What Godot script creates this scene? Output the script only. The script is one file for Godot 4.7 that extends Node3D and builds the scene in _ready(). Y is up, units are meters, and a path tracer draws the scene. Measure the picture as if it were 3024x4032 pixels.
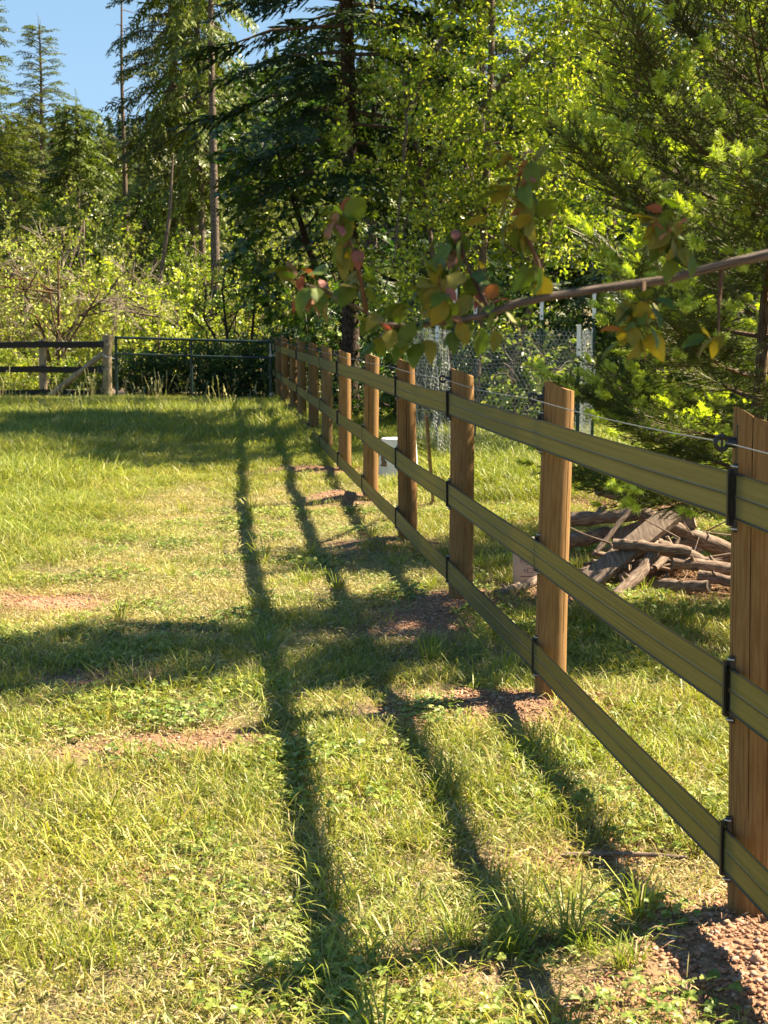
extends Node3D

# ------------------------------------------------------------------ mesh builder
class MB:
	var v := PackedVector3Array()
	var n := PackedVector3Array()
	var c := PackedColorArray()
	var uv := PackedVector2Array()

	func put(p: Vector3, q: Vector3, col: Color, t := Vector2.ZERO) -> void:
		v.append(p)
		n.append(q)
		c.append(col)
		uv.append(t)

	func tri(a: Vector3, b: Vector3, d: Vector3, col: Color) -> void:
		var q := (b - a).cross(d - a).normalized()
		put(a, q, col)
		put(d, q, col)
		put(b, q, col)

	func tri3(a: Vector3, b: Vector3, d: Vector3, ca: Color, cb: Color, cd: Color) -> void:
		var q := (b - a).cross(d - a).normalized()
		put(a, q, ca)
		put(d, q, cd)
		put(b, q, cb)

	func quad(a: Vector3, b: Vector3, d: Vector3, e: Vector3, col: Color) -> void:
		tri(a, b, d, col)
		tri(a, d, e, col)

	func squad(p: Array, q: Array, t: Array, col: Color) -> void:
		# four points counter-clockwise with normals and uvs
		for k in [0, 2, 1, 0, 3, 2]:
			put(p[k], q[k], col, t[k])

	func box(at: Vector3, size: Vector3, col := Color.WHITE, bas := Basis.IDENTITY) -> void:
		var h := size * 0.5
		var p := []
		for i in 8:
			p.append(at + bas * Vector3(h.x if i & 1 else -h.x, h.y if i & 2 else -h.y, h.z if i & 4 else -h.z))
		for f in [[0, 2, 3, 1], [4, 5, 7, 6], [0, 1, 5, 4], [2, 6, 7, 3], [0, 4, 6, 2], [1, 3, 7, 5]]:
			quad(p[f[0]], p[f[1]], p[f[2]], p[f[3]], col)

	func tube(pts: Array, rad: Array, sides: int, col: Color, rough := 0.0, rng: RandomNumberGenerator = null, caps := true, cap_col := Color(-1, 0, 0)) -> void:
		var m := pts.size()
		var side := Vector3.UP
		var t0: Vector3 = (pts[1] - pts[0]).normalized()
		if absf(t0.dot(side)) > 0.9:
			side = Vector3.RIGHT
		side = (side - t0 * t0.dot(side)).normalized()
		var rings := []
		var norms := []
		var run := 0.0
		var lens := []
		for i in m:
			var t: Vector3 = (pts[mini(i + 1, m - 1)] - pts[maxi(i - 1, 0)]).normalized()
			side = (side - t * t.dot(side)).normalized()
			var up := t.cross(side)
			if i > 0:
				run += (pts[i] - pts[i - 1]).length()
			lens.append(run)
			var ring := []
			var nr := []
			for k in sides:
				var a := TAU * k / sides
				var d := side * cos(a) + up * sin(a)
				var r: float = rad[i]
				if rough > 0.0:
					r *= 1.0 + rng.randf_range(-rough, rough)
				ring.append(pts[i] + d * r)
				nr.append(d)
			rings.append(ring)
			norms.append(nr)
		for i in m - 1:
			for k in sides:
				var j := (k + 1) % sides
				var u0 := float(k) / sides
				var u1 := float(k + 1) / sides
				squad([rings[i][k], rings[i][j], rings[i + 1][j], rings[i + 1][k]], [norms[i][k], norms[i][j], norms[i + 1][j], norms[i + 1][k]],
					[Vector2(u0, lens[i]), Vector2(u1, lens[i]), Vector2(u1, lens[i + 1]), Vector2(u0, lens[i + 1])], col)
		if caps:
			var cc := col if cap_col.r < 0.0 else cap_col
			for k in sides:
				var j := (k + 1) % sides
				tri(pts[0], rings[0][j], rings[0][k], cc)
				tri(pts[m - 1], rings[m - 1][k], rings[m - 1][j], cc)

	func mesh() -> ArrayMesh:
		var a := []
		a.resize(Mesh.ARRAY_MAX)
		a[Mesh.ARRAY_VERTEX] = v
		a[Mesh.ARRAY_NORMAL] = n
		a[Mesh.ARRAY_COLOR] = c
		a[Mesh.ARRAY_TEX_UV] = uv
		var m := ArrayMesh.new()
		m.add_surface_from_arrays(Mesh.PRIMITIVE_TRIANGLES, a)
		return m


class Scatter:
	var xf: Array[Transform3D] = []
	var tint: Array[Color] = []
	func add(t: Transform3D, col := Color.WHITE) -> void:
		xf.append(t)
		tint.append(col)


var rng := RandomNumberGenerator.new()
var taken := {}
var lump := FastNoiseLite.new()
var fine := FastNoiseLite.new()
var M := {}

const FENCE_X := 1.312
const POST_Z := [-1.32, -3.54, -5.755, -7.895, -10.09, -12.335, -14.605, -16.915, -18.95, -21.125, -23.355, -25.65, -27.555]
const POST_TOP := [1.23, 1.245, 1.232, 1.222, 1.226, 1.222, 1.208, 1.225, 1.232, 1.24, 1.24, 1.235, 1.235]
const SUN_FROM := Vector3(0.95, 1.0, -0.2)

# blobs of bare red-brown earth: x, z, radius x, radius z, height
const SOIL := [
	[1.36, -3.42, 0.34, 0.34, 0.045], [1.28, -3.1, 0.42, 0.3, 0.02], [0.72, -3.05, 0.22, 0.1, 0.0], [1.12, -5.72, 0.42, 0.26, 0.035], [1.02, -7.35, 0.36, 0.5, 0.03], [1.3, -7.9, 0.3, 0.3, 0.04], [1.75, -8.0, 0.45, 0.35, 0.02],
	[1.18, -10.1, 0.3, 0.25, 0.06], [1.1, -12.5, 0.3, 0.28, 0.09], [1.0, -14.7, 0.45, 0.3, 0.05], [2.6, -8.5, 0.8, 0.6, 0.03], [3.55, -12.0, 0.9, 0.8, 0.05], [1.0, -4.05, 0.25, 0.12, 0.0],
	[-0.12, -5.35, 0.36, 0.22, 0.0], [-0.45, -6.35, 0.3, 0.2, 0.0], [-0.9, -8.3, 0.4, 0.3, 0.0], [0.45, -3.35, 0.16, 0.09, 0.0], [-0.32, -4.05, 0.2, 0.1, 0.0], [-1.2, -29.5, 6.0, 0.75, 0.02],
]


func soil(x: float, z: float) -> float:
	var s := 0.0
	for b in SOIL:
		var dx: float = (x - b[0]) / b[2]
		var dz: float = (z - b[1]) / b[3]
		var q := dx * dx + dz * dz
		if q < 6.0:
			s = maxf(s, exp(-q * 0.8))
	return clampf(s + 0.28 * fine.get_noise_2d(x * 3.1, z * 3.1) * minf(1.0, s * 3.0), 0.0, 1.0)


func gh(x: float, z: float) -> float:
	var h := 0.02 * lump.get_noise_2d(x * 1.2, z * 1.2) + 0.008 * fine.get_noise_2d(x * 4.0, z * 4.0)
	h += 0.075 * smoothstep(-9.0, -17.0, z) - 0.03 * smoothstep(-22.0, -29.0, z)
	h += 0.07 * smoothstep(-22.0, -29.0, z) * smoothstep(0.8, -2.0, x)
	for b in SOIL:
		if b[4] > 0.0:
			var dx: float = (x - b[0]) / b[2]
			var dz: float = (z - b[1]) / b[3]
			h += b[4] * exp(-(dx * dx + dz * dz))
	h += 5.0 * smoothstep(-70.0, -260.0, z)
	return h


func numbered(called: String) -> String:
	var k: int = taken.get(called, 0)
	taken[called] = k + 1
	return called if k == 0 else "%s_%03d" % [called, k]


func tag(o: Node, label: String, category: String, group := "") -> void:
	o.set_meta("label", label)
	o.set_meta("category", category)
	if group:
		o.set_meta("group", group)


func thing(called: String, label: String, category: String, at := Vector3.ZERO, group := "") -> Node3D:
	var o := Node3D.new()
	o.name = numbered(called)
	add_child(o, true)
	o.position = at
	tag(o, label, category, group)
	return o


func part(called: String, m: Mesh, mat: Material, parent: Node, at := Vector3.ZERO, bas := Basis.IDENTITY) -> MeshInstance3D:
	var o := MeshInstance3D.new()
	o.name = called
	o.mesh = m
	o.material_override = mat
	o.transform = Transform3D(bas, at)
	parent.add_child(o, true)
	return o


func solid(called: String, m: Mesh, mat: Material, label: String, category: String, at := Vector3.ZERO, group := "", bas := Basis.IDENTITY) -> MeshInstance3D:
	var o := part(numbered(called), m, mat, self, at, bas)
	tag(o, label, category, group)
	return o


func structure(called: String, m: Mesh, mat: Material) -> MeshInstance3D:
	var o := part(called, m, mat, self)
	o.set_meta("kind", "structure")
	return o


func scattered(called: String, m: Mesh, mat: Material, s: Scatter, parent: Node) -> void:
	if s.xf.is_empty():
		return
	var mm := MultiMesh.new()
	mm.transform_format = MultiMesh.TRANSFORM_3D
	mm.use_colors = true
	mm.mesh = m
	mm.instance_count = s.xf.size()
	for i in s.xf.size():
		mm.set_instance_transform(i, s.xf[i])
		mm.set_instance_color(i, s.tint[i])
	var o := MultiMeshInstance3D.new()
	o.name = called
	o.multimesh = mm
	o.material_override = mat
	o.set_meta("kind", "stuff")
	parent.add_child(o, true)


func frame(d: Vector3, up: Vector3, roll := 0.0) -> Basis:
	var z := d.normalized()
	var x := up.cross(z)
	if x.length() < 0.01:
		x = Vector3.RIGHT.cross(z)
	x = x.normalized()
	return Basis(x, z.cross(x), z).rotated(z, roll)


func rdir() -> Vector3:
	var y := rng.randf_range(-1.0, 1.0)
	var a := rng.randf() * TAU
	var r := sqrt(1.0 - y * y)
	return Vector3(r * cos(a), y, r * sin(a))


func lin(r: float, g: float, b: float) -> Color:
	return Color(r, g, b)


func shade(col: Color, k: float) -> Color:
	return Color(col.r * k, col.g * k, col.b * k)


# ------------------------------------------------------------------ materials
func noise_tex(freq: float, colors: Array, stops: Array, size := 512, sd := 1, octaves := 4, normal := false) -> NoiseTexture2D:
	var f := FastNoiseLite.new()
	f.seed = sd
	f.frequency = freq
	f.fractal_octaves = octaves
	var t := NoiseTexture2D.new()
	t.width = size
	t.height = size
	t.seamless = true
	t.noise = f
	if normal:
		t.as_normal_map = true
		t.bump_strength = 6.0
	else:
		var g := Gradient.new()
		g.offsets = PackedFloat32Array(stops)
		var pc := PackedColorArray()
		for q in colors:
			pc.append((q as Color).linear_to_srgb())
		g.colors = pc
		t.color_ramp = g
	return t


func leafy(back: Color, rough := 0.5, spec := 0.35) -> StandardMaterial3D:
	var m := StandardMaterial3D.new()
	m.vertex_color_use_as_albedo = true
	m.roughness = rough
	m.metallic_specular = spec
	m.cull_mode = BaseMaterial3D.CULL_DISABLED
	m.backlight_enabled = true
	m.backlight = back
	return m


func plain(col: Color, rough := 0.7, spec := 0.5, metal := 0.0) -> StandardMaterial3D:
	var m := StandardMaterial3D.new()
	m.albedo_color = col.linear_to_srgb()
	m.roughness = rough
	m.metallic_specular = spec
	m.metallic = metal
	return m


func textured(tex: Texture2D, nrm: Texture2D, scale: Vector3, rough: float, tri := false, vc := false, depth := 0.6) -> StandardMaterial3D:
	var m := StandardMaterial3D.new()
	m.albedo_texture = tex
	m.roughness = rough
	m.metallic_specular = 0.3
	m.uv1_scale = scale
	if nrm:
		m.normal_enabled = true
		m.normal_texture = nrm
		m.normal_scale = depth
	if tri:
		m.uv1_triplanar = true
		m.uv1_world_triplanar = true
	m.vertex_color_use_as_albedo = vc
	return m


func make_materials() -> void:
	var grain_n := noise_tex(0.02, [], [], 512, 5, 4, true)
	M.post = textured(noise_tex(0.02, [lin(.16, .082, .027), lin(.21, .112, .039), lin(.265, .152, .06), lin(.182, .095, .031)], [0.0, 0.42, 0.62, 1.0], 512, 3, 5), grain_n, Vector3(3.0, 0.4, 1), 0.75, false, true, 0.12)
	M.old_post = textured(noise_tex(0.02, [lin(.15, .11, .07), lin(.27, .21, .13), lin(.36, .29, .19)], [0.2, 0.5, 0.8], 512, 4, 5), grain_n, Vector3(3.0, 0.4, 1), 0.85, false, true, 0.12)
	M.bark = textured(noise_tex(0.025, [lin(.045, .032, .024), lin(.13, .095, .07), lin(.24, .19, .15)], [0.25, 0.5, 0.8], 512, 6, 5), noise_tex(0.03, [], [], 512, 7, 4, true), Vector3(2.0, 0.8, 1), 0.9, false, true, 1.2)
	M.log_bark = textured(noise_tex(0.022, [lin(.075, .046, .032), lin(.15, .1, .073), lin(.24, .175, .135), lin(.38, .31, .255)], [0.2, 0.45, 0.62, 0.85], 1024, 16, 6), noise_tex(0.03, [], [], 512, 17, 4, true), Vector3(3.0, 0.6, 1), 0.9, false, true, 1.0)
	M.plank = textured(noise_tex(0.02, [lin(.11, .075, .055), lin(.2, .145, .108), lin(.28, .215, .165)], [0.25, 0.5, 0.8], 512, 9, 5), grain_n, Vector3(6.0, 1.2, 1), 0.85, true, false)
	M.earth = textured(noise_tex(0.012, [lin(.5, .5, .5), lin(.85, .85, .85), lin(1, 1, 1)], [0.2, 0.5, 0.8], 1024, 11, 6), noise_tex(0.04, [], [], 512, 12, 4, true), Vector3(1.3, 1.3, 1.3), 0.95, true, true, 1.0)
	M.clod = textured(noise_tex(0.03, [lin(.75, .75, .75), lin(1, 1, 1)], [0.2, 0.8], 256, 13, 4), null, Vector3(9, 9, 9), 0.95, true, true)
	M.grass = leafy(Color(0.62, 0.7, 0.26).linear_to_srgb(), 0.45, 0.4)
	M.leaf = leafy(Color(0.95, 1.0, 0.28).linear_to_srgb(), 0.34, 0.5)
	M.dark_leaf = leafy(Color(0.45, 0.62, 0.2).linear_to_srgb(), 0.4, 0.45)
	M.needle = leafy(Color(0.62, 0.7, 0.18).linear_to_srgb(), 0.45, 0.4)
	M.fir = leafy(Color(0.7, 0.8, 0.2).linear_to_srgb(), 0.45, 0.4)
	M.shoot = leafy(Color(0.9, 1.0, 0.22).linear_to_srgb(), 0.5, 0.35)
	M.straw = leafy(Color(0.4, 0.34, 0.18).linear_to_srgb(), 0.6, 0.3)
	var tape := StandardMaterial3D.new()
	tape.vertex_color_use_as_albedo = true
	tape.roughness = 0.42
	tape.metallic_specular = 0.5
	tape.backlight_enabled = true
	tape.backlight = Color(0.7, 0.67, 0.36).linear_to_srgb()
	tape.albedo_texture = noise_tex(0.008, [lin(.88, .88, .86), lin(1, 1, 1)], [0.3, 0.7], 512, 21, 3)
	tape.uv1_scale = Vector3(1.0, 0.18, 1)
	M.tape = tape
	M.black = plain(lin(.012, .012, .013), 0.45, 0.5)
	M.steel = plain(lin(.55, .56, .58), 0.38, 0.5, 0.9)
	M.wire = plain(lin(.34, .35, .35), 0.45, 0.5, 0.6)
	M.netting = plain(lin(.42, .44, .44), 0.45, 0.5, 0.3)
	M.gate = plain(lin(.012, .028, .024), 0.4, 0.5)
	M.t_post = plain(lin(.016, .045, .035), 0.6, 0.4)
	M.white_paint = plain(lin(.74, .75, .76), 0.5, 0.4)
	M.carton = plain(lin(.5, .41, .33), 0.8, 0.3)
	M.ink = plain(lin(.1, .055, .13), 0.7, 0.3)
	M.tear = plain(lin(.2, .13, .08), 0.9, 0.2)
	M.stone = textured(noise_tex(0.02, [lin(.13, .09, .06), lin(.27, .2, .14), lin(.36, .29, .22)], [0.2, 0.5, 0.8], 256, 15, 5), null, Vector3(3, 3, 3), 0.9, true, true)


# ------------------------------------------------------------------ small plants and grass
func blade(b: MB, p: Vector3, h: float, w: float, az: float, lean: float, bend: float, base: Color, tip: Color) -> void:
	var out := Vector3(cos(az), 0, sin(az))
	var side := Vector3(-sin(az), 0, cos(az)).rotated(Vector3.UP, rng.randf_range(-0.9, 0.9))
	var a := p
	var m1 := p + Vector3.UP * h * 0.45 + out * h * lean * 0.45
	var m2 := p + Vector3.UP * h * 0.8 * (1.0 - bend * 0.18) + out * h * (lean * 0.8 + bend * 0.25)
	var t := p + Vector3.UP * h * (1.0 - bend * 0.5) + out * h * (lean + bend * 0.75)
	var mid := base.lerp(tip, 0.5)
	var s1 := side * w * 0.5
	var s2 := side * w * 0.36
	b.tri3(a - s1 * 0.8, a + s1 * 0.8, m1 + s1, base, base, mid)
	b.tri3(a - s1 * 0.8, m1 + s1, m1 - s1, base, mid, mid)
	b.tri3(m1 - s1, m1 + s1, m2 + s2, mid, mid, tip)
	b.tri3(m1 - s1, m2 + s2, m2 - s2, mid, tip, tip)
	b.tri3(m2 - s2, m2 + s2, t, tip, tip, tip)


func grass_color(dry: float) -> Color:
	if rng.randf() < dry:
		return [lin(.46, .38, .15), lin(.4, .3, .11), lin(.5, .43, .21), lin(.37, .33, .09)][rng.randi() % 4]
	return [lin(.22, .26, .035), lin(.3, .33, .045), lin(.41, .41, .06), lin(.15, .2, .03), lin(.36, .38, .08)][rng.randi() % 5]


func turf_patch(r: float, count: int, h0: float, h1: float, w: float, dry: float, bend: float) -> ArrayMesh:
	var b := MB.new()
	for i in count:
		var a := rng.randf() * TAU
		var q := sqrt(rng.randf()) * r
		var col := grass_color(dry)
		blade(b, Vector3(cos(a) * q, -0.01, sin(a) * q), rng.randf_range(h0, h1), w * rng.randf_range(0.6, 1.3), rng.randf() * TAU, rng.randf_range(0.1, 1.0), rng.randf_range(0.2, 1.0) * bend, col.lerp(lin(.3, .24, .1), 0.35), col)
	return b.mesh()


func tuft(count: int, h0: float, h1: float, w: float, dry: float) -> ArrayMesh:
	var b := MB.new()
	for i in count:
		var a := rng.randf() * TAU
		var q := rng.randf() * 0.035
		var col := grass_color(dry)
		blade(b, Vector3(cos(a) * q, -0.01, sin(a) * q), rng.randf_range(h0, h1), w * rng.randf_range(0.6, 1.25), a + rng.randf_range(-0.8, 0.8), rng.randf_range(0.1, 0.75), rng.randf_range(0.1, 0.9), shade(col, 0.9), col)
	return b.mesh()


func litter_patch(r: float, count: int, brown: float) -> ArrayMesh:
	var b := MB.new()
	for i in count:
		var a := rng.randf() * TAU
		var q := sqrt(rng.randf()) * r
		var p := Vector3(cos(a) * q, rng.randf_range(0.004, 0.03), sin(a) * q)
		var l := rng.randf_range(0.01, 0.04) if i % 12 else rng.randf_range(0.045, 0.085)
		var w := rng.randf_range(0.0012, 0.0027)
		var d := Vector3(1, rng.randf_range(-0.35, 0.5), 0).normalized().rotated(Vector3.UP, rng.randf() * TAU)
		var s := d.cross(Vector3.UP).normalized().rotated(d, rng.randf_range(-0.7, 0.7)) * w
		var col: Color
		if rng.randf() < brown:
			col = [lin(.22, .13, .07), lin(.3, .18, .1), lin(.16, .09, .05), lin(.36, .25, .15)][rng.randi() % 4]
		else:
			col = [lin(.46, .4, .2), lin(.4, .32, .15), lin(.36, .36, .13), lin(.5, .44, .26), lin(.28, .3, .09)][rng.randi() % 5]
		var mid := p + d * l * 0.5 + Vector3.UP * rng.randf_range(-0.004, 0.01)
		b.tri(p - s * 0.5, p + s * 0.5, mid + s, col)
		b.tri(p - s * 0.5, mid + s, mid - s, col)
		b.tri(mid - s, mid + s, p + d * l, col)
	return b.mesh()


func oval_leaf(b: MB, p: Vector3, d: Vector3, up: Vector3, l: float, w: float, col: Color, fold := 0.25, droop := 0.2) -> void:
	# two rows of faces folded along the midrib
	var z := d.normalized()
	var x := up.cross(z).normalized()
	var y := z.cross(x)
	var a := p
	var m1 := p + z * l * 0.4 - y * l * droop * 0.15
	var t := p + z * l * 0.97 - y * l * droop
	for s in [-1.0, 1.0]:
		var e1: Vector3 = p + z * l * 0.28 + x * s * w * 0.42 + y * w * fold * 0.8
		var e2: Vector3 = p + z * l * 0.62 + x * s * w * 0.5 + y * (w * fold - l * droop * 0.35)
		var k := shade(col, rng.randf_range(0.9, 1.1))
		if s < 0:
			b.tri(a, m1, e1, k)
			b.tri(e1, m1, e2, k)
			b.tri(m1, t, e2, k)
		else:
			b.tri(a, e1, m1, k)
			b.tri(e1, e2, m1, k)
			b.tri(m1, e2, t, k)


func weed(n: int, l0: float, l1: float, ratio: float, cols: Array, rise: float) -> ArrayMesh:
	var b := MB.new()
	for i in n:
		var a := rng.randf() * TAU
		var d := Vector3(cos(a), rng.randf_range(0.05, rise), sin(a))
		var l := rng.randf_range(l0, l1)
		oval_leaf(b, Vector3(cos(a), 0, sin(a)) * rng.randf_range(0.002, 0.02) + Vector3.UP * rng.randf_range(0.0, 0.012), d, Vector3.UP, l, l * ratio, cols[rng.randi() % cols.size()], 0.2, rng.randf_range(0.1, 0.4))
	return b.mesh()


func clover_patch(r: float, n: int) -> ArrayMesh:
	var b := MB.new()
	for i in n:
		var a := rng.randf() * TAU
		var q := sqrt(rng.randf()) * r
		var p := Vector3(cos(a) * q, rng.randf_range(0.012, 0.045), sin(a) * q)
		var col: Color = [lin(.19, .26, .045), lin(.27, .33, .07), lin(.36, .38, .11), lin(.14, .2, .035)][rng.randi() % 4]
		var up := (Vector3.UP + rdir() * 0.5).normalized()
		var l := rng.randf_range(0.009, 0.017)
		var a0 := rng.randf() * TAU
		for k in 3:
			var f := frame(up, Vector3(1, 0.1, 0))
			var d := f.x.rotated(up, a0 + k * TAU / 3.0)
			oval_leaf(b, p, d, up, l, l * 0.9, col, 0.12, 0.1)
		b.tri(p - f_side(a0) * 0.0006, p + f_side(a0) * 0.0006, Vector3(p.x * 0.97, -0.01, p.z * 0.97), lin(.2, .24, .08))
	return b.mesh()


func f_side(a: float) -> Vector3:
	return Vector3(cos(a), 0, sin(a))


func stalks(n: int, h0: float, h1: float) -> ArrayMesh:
	var b := MB.new()
	for i in n:
		var a := rng.randf() * TAU
		var p := f_side(a) * rng.randf() * 0.15
		var h := rng.randf_range(h0, h1)
		var o := f_side(rng.randf() * TAU) * h * rng.randf_range(0.05, 0.3)
		var col: Color = [lin(.36, .36, .12), lin(.45, .4, .2), lin(.25, .3, .07)][rng.randi() % 3]
		var top := p + Vector3.UP * h + o
		b.tube([p, p + Vector3.UP * h * 0.55 + o * 0.3, top], [0.0032, 0.003, 0.0024], 3, col, 0.0, null, false)
		var hd := (Vector3.UP + o / h * 2.0).normalized()
		for k in 22:
			var s := top + hd * (k * 0.007 - 0.09)
			var q := rdir()
			b.tri(s, s + hd * 0.022 + q * 0.006, s + hd * 0.008 + q * 0.014, lin(.6, .55, .32))
	return b.mesh()


func clod_mesh(sd: int) -> ArrayMesh:
	var b := MB.new()
	var f := FastNoiseLite.new()
	f.seed = sd
	f.frequency = 0.9
	var pts := []
	for i in 6:
		var row := []
		for k in 8:
			var th := PI * clampf(i / 5.0, 0.02, 0.98)
			var ph := TAU * k / 8.0
			var d := Vector3(sin(th) * cos(ph), cos(th), sin(th) * sin(ph))
			row.append(d * (1.0 + 0.85 * f.get_noise_3dv(d * 2.1)))
		pts.append(row)
	for i in 5:
		for k in 8:
			var j := (k + 1) % 8
			var q := [pts[i][k], pts[i][j], pts[i + 1][j], pts[i + 1][k]]
			var nn := []
			for e in 4:
				nn.append((q[e] as Vector3).normalized())
			b.squad(q, nn, [Vector2.ZERO, Vector2.ZERO, Vector2.ZERO, Vector2.ZERO], Color.WHITE)
	return b.mesh()


func seen(x: float, z: float, margin := 0.0) -> bool:
	# the part of the yard that can be looked at from about here
	var zc := -z * 0.9935 + x * 0.1142
	var xc := x * 0.9935 + z * 0.1142
	return zc > 2.2 and absf(xc) < 0.2475 * zc * 1.25 + 0.6 + margin


func dryness(x: float, z: float) -> float:
	var d := 0.32 + 0.6 * lump.get_noise_2d(x * 2.2 + 40.0, z * 2.2)
	d += 0.75 * smoothstep(-6.2, -8.2, z) * smoothstep(-15.5, -12.5, z) * smoothstep(-1.7, -0.5, x) * smoothstep(1.8, 0.9, x)
	d += 0.25 * smoothstep(-4.6, -3.0, z)
	var dx := (x + 0.1) / 0.55
	var dz := (z + 5.3) / 0.45
	d += 0.7 * exp(-dx * dx - dz * dz)
	d -= 0.9 * smoothstep(-14.0, -18.0, z)
	d -= 0.5 * smoothstep(1.6, 2.2, x)
	return clampf(d, 0.0, 1.0)


func lushness(x: float, z: float) -> float:
	var l := smoothstep(-15.5, -19.0, z)
	l = maxf(l, smoothstep(-7.5, -13.5, z) * smoothstep(-0.3, -2.0, x + 0.06 * (z + 11.0) + 0.5 * lump.get_noise_2d(x * 1.3, z * 1.3)))
	l = maxf(l, smoothstep(-11.0, -13.5, z) * smoothstep(1.9, 2.4, x))
	return l


func grass() -> void:
	var root := Node3D.new()
	root.name = "grass"
	root.set_meta("kind", "stuff")
	root.set_meta("label", "mown and uncut meadow grass with straw and clover covering the yard")
	add_child(root)
	var kinds := {}
	for k in 5:
		kinds["turf%d" % k] = turf_patch(0.17, 260, 0.02, 0.085, 0.0034, 0.16, 0.8)
		kinds["dry%d" % k] = turf_patch(0.17, 260, 0.012, 0.055, 0.0028, 0.6, 1.1)
		kinds["litter%d" % k] = litter_patch(0.2, 120, 0.1)
	for k in 4:
		kinds["lush%d" % k] = turf_patch(0.3, 300, 0.08, 0.26, 0.0055, 0.06, 0.8)
		kinds["mid%d" % k] = turf_patch(0.22, 230, 0.04, 0.13, 0.0045, 0.14, 0.9)
		kinds["tuft%d" % k] = tuft(38, 0.06, 0.17, 0.0042, 0.12)
		kinds["clover%d" % k] = clover_patch(0.14, 90)
		kinds["duff%d" % k] = litter_patch(0.25, 190, 0.92)
	for k in 3:
		kinds["weed%d" % k] = weed(11, 0.03, 0.07, 0.36, [lin(.12, .2, .035), lin(.2, .27, .06), lin(.26, .3, .1)], 0.8)
		kinds["stalk%d" % k] = stalks(5, 0.3, 0.62)
	var sc := {}
	for k in kinds:
		sc[k] = Scatter.new()
	var put := func(kind: String, n: int, x: float, z: float, s: float, hs: float, tint: Color) -> void:
		var bas := Basis(Vector3.UP, rng.randf() * TAU).scaled(Vector3(s, s * hs, s))
		sc[kind + str(rng.randi() % n)].add(Transform3D(bas, Vector3(x, gh(x, z), z)), tint)
	# three belts of cells that widen with distance
	for belt in [[-2.4, -9.0, 0.155], [-9.0, -17.0, 0.2], [-17.0, -30.0, 0.34]]:
		var step: float = belt[2]
		var z: float = belt[0]
		while z > belt[1]:
			var x := -8.0
			while x < 9.0:
				var px := x + rng.randf() * step
				var pz := z - rng.randf() * step
				x += step
				if not seen(px, pz):
					continue
				var bare := soil(px, pz)
				var dry := dryness(px, pz)
				var lush := lushness(px, pz)
				var tone := 0.92 + 0.28 * lump.get_noise_2d(px * 3.0, pz * 3.0) + rng.randf_range(-0.1, 0.1)
				var tint := Color(tone * rng.randf_range(0.94, 1.1), tone, tone * rng.randf_range(0.8, 1.1))
				if px > 2.0 and pz < -6.3 and pz > -11.5 and rng.randf() < 0.45:
					put.call("duff", 4, px, pz, 1.0, 1.0, tint)
				if pz < -11.2 and pz > -13.0 and px > 2.9 and px < 4.6:
					put.call("duff", 4, px, pz, 1.0, 1.2, tint)
				if rng.randf() < bare * 1.15:
					if rng.randf() < 0.3:
						put.call("duff", 4, px, pz, 0.8, 0.7, tint)
					continue
				if rng.randf() < lush:
					put.call("lush", 4, px, pz, rng.randf_range(0.8, 1.2), rng.randf_range(0.7, 1.2) * lerpf(0.35, 1.0, lush) * lerpf(1.0, 0.45, smoothstep(-26.0, -27.6, pz)), tint)
					if pz > -17.0 and rng.randf() < 0.6:
						put.call("mid", 4, px, pz, 1.0, 1.0, tint)
					if pz < -22.0 and rng.randf() < 0.1:
						put.call("stalk", 3, px, pz, 1.0, rng.randf_range(0.7, 1.05), tint)
					continue
				if rng.randf() < dry:
					put.call("dry", 5, px, pz, rng.randf_range(0.85, 1.2), rng.randf_range(0.7, 1.2), tint)
					if rng.randf() < 0.75:
						put.call("litter", 5, px, pz, 1.0, 1.0, tint)
				elif pz < -13.0 or rng.randf() < 0.12 + 0.5 * maxf(0.0, lump.get_noise_2d(px * 1.6 + 9.0, pz * 1.6)):
					put.call("mid", 4, px, pz, rng.randf_range(0.8, 1.15), rng.randf_range(0.6, 1.1), tint)
				else:
					put.call("turf", 5, px, pz, rng.randf_range(0.85, 1.2), rng.randf_range(0.7, 1.4), tint)
				if pz > -12.0:
					if rng.randf() < 0.3:
						put.call("litter", 5, px, pz, 1.0, 1.0, tint)
					if rng.randf() < 0.14 + 0.6 * fine.get_noise_2d(px * 0.9, pz * 0.9 + 30.0):
						put.call("clover", 4, px, pz, rng.randf_range(0.8, 1.3), 1.0, tint)
					if rng.randf() < 0.04:
						put.call("tuft", 4, px, pz, rng.randf_range(0.7, 1.25), rng.randf_range(0.8, 1.3), tint)
					if rng.randf() < 0.11:
						put.call("weed", 3, px, pz, rng.randf_range(0.6, 1.2), 1.0, tint)
			z -= step
	# clumps that stand out along the shadow of the nearest post and under the second rail shadow
	for q in [[0.62, -3.5], [0.7, -3.42], [0.85, -3.36], [0.78, -3.62], [0.24, -3.3], [0.3, -3.22], [0.95, -6.5], [1.05, -6.8], [1.5, -6.6], [0.2, -6.9], [1.7, -5.2], [1.62, -5.5], [0.35, -3.75], [0.9, -3.25], [0.5, -8.6], [0.62, -8.75], [1.62, -9.2], [1.72, -9.0], [1.58, -9.05], [1.8, -9.3]]:
		for k in 2:
			put.call("tuft", 4, q[0] + rng.randf_range(-0.06, 0.06), q[1] + rng.randf_range(-0.06, 0.06), rng.randf_range(0.55, 0.95), rng.randf_range(0.8, 1.2), Color(0.85, 0.92, 0.75))
	for k in kinds:
		scattered("blades", kinds[k], M.straw if k.begins_with("litter") or k.begins_with("duff") else M.grass, sc[k], root)


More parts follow.
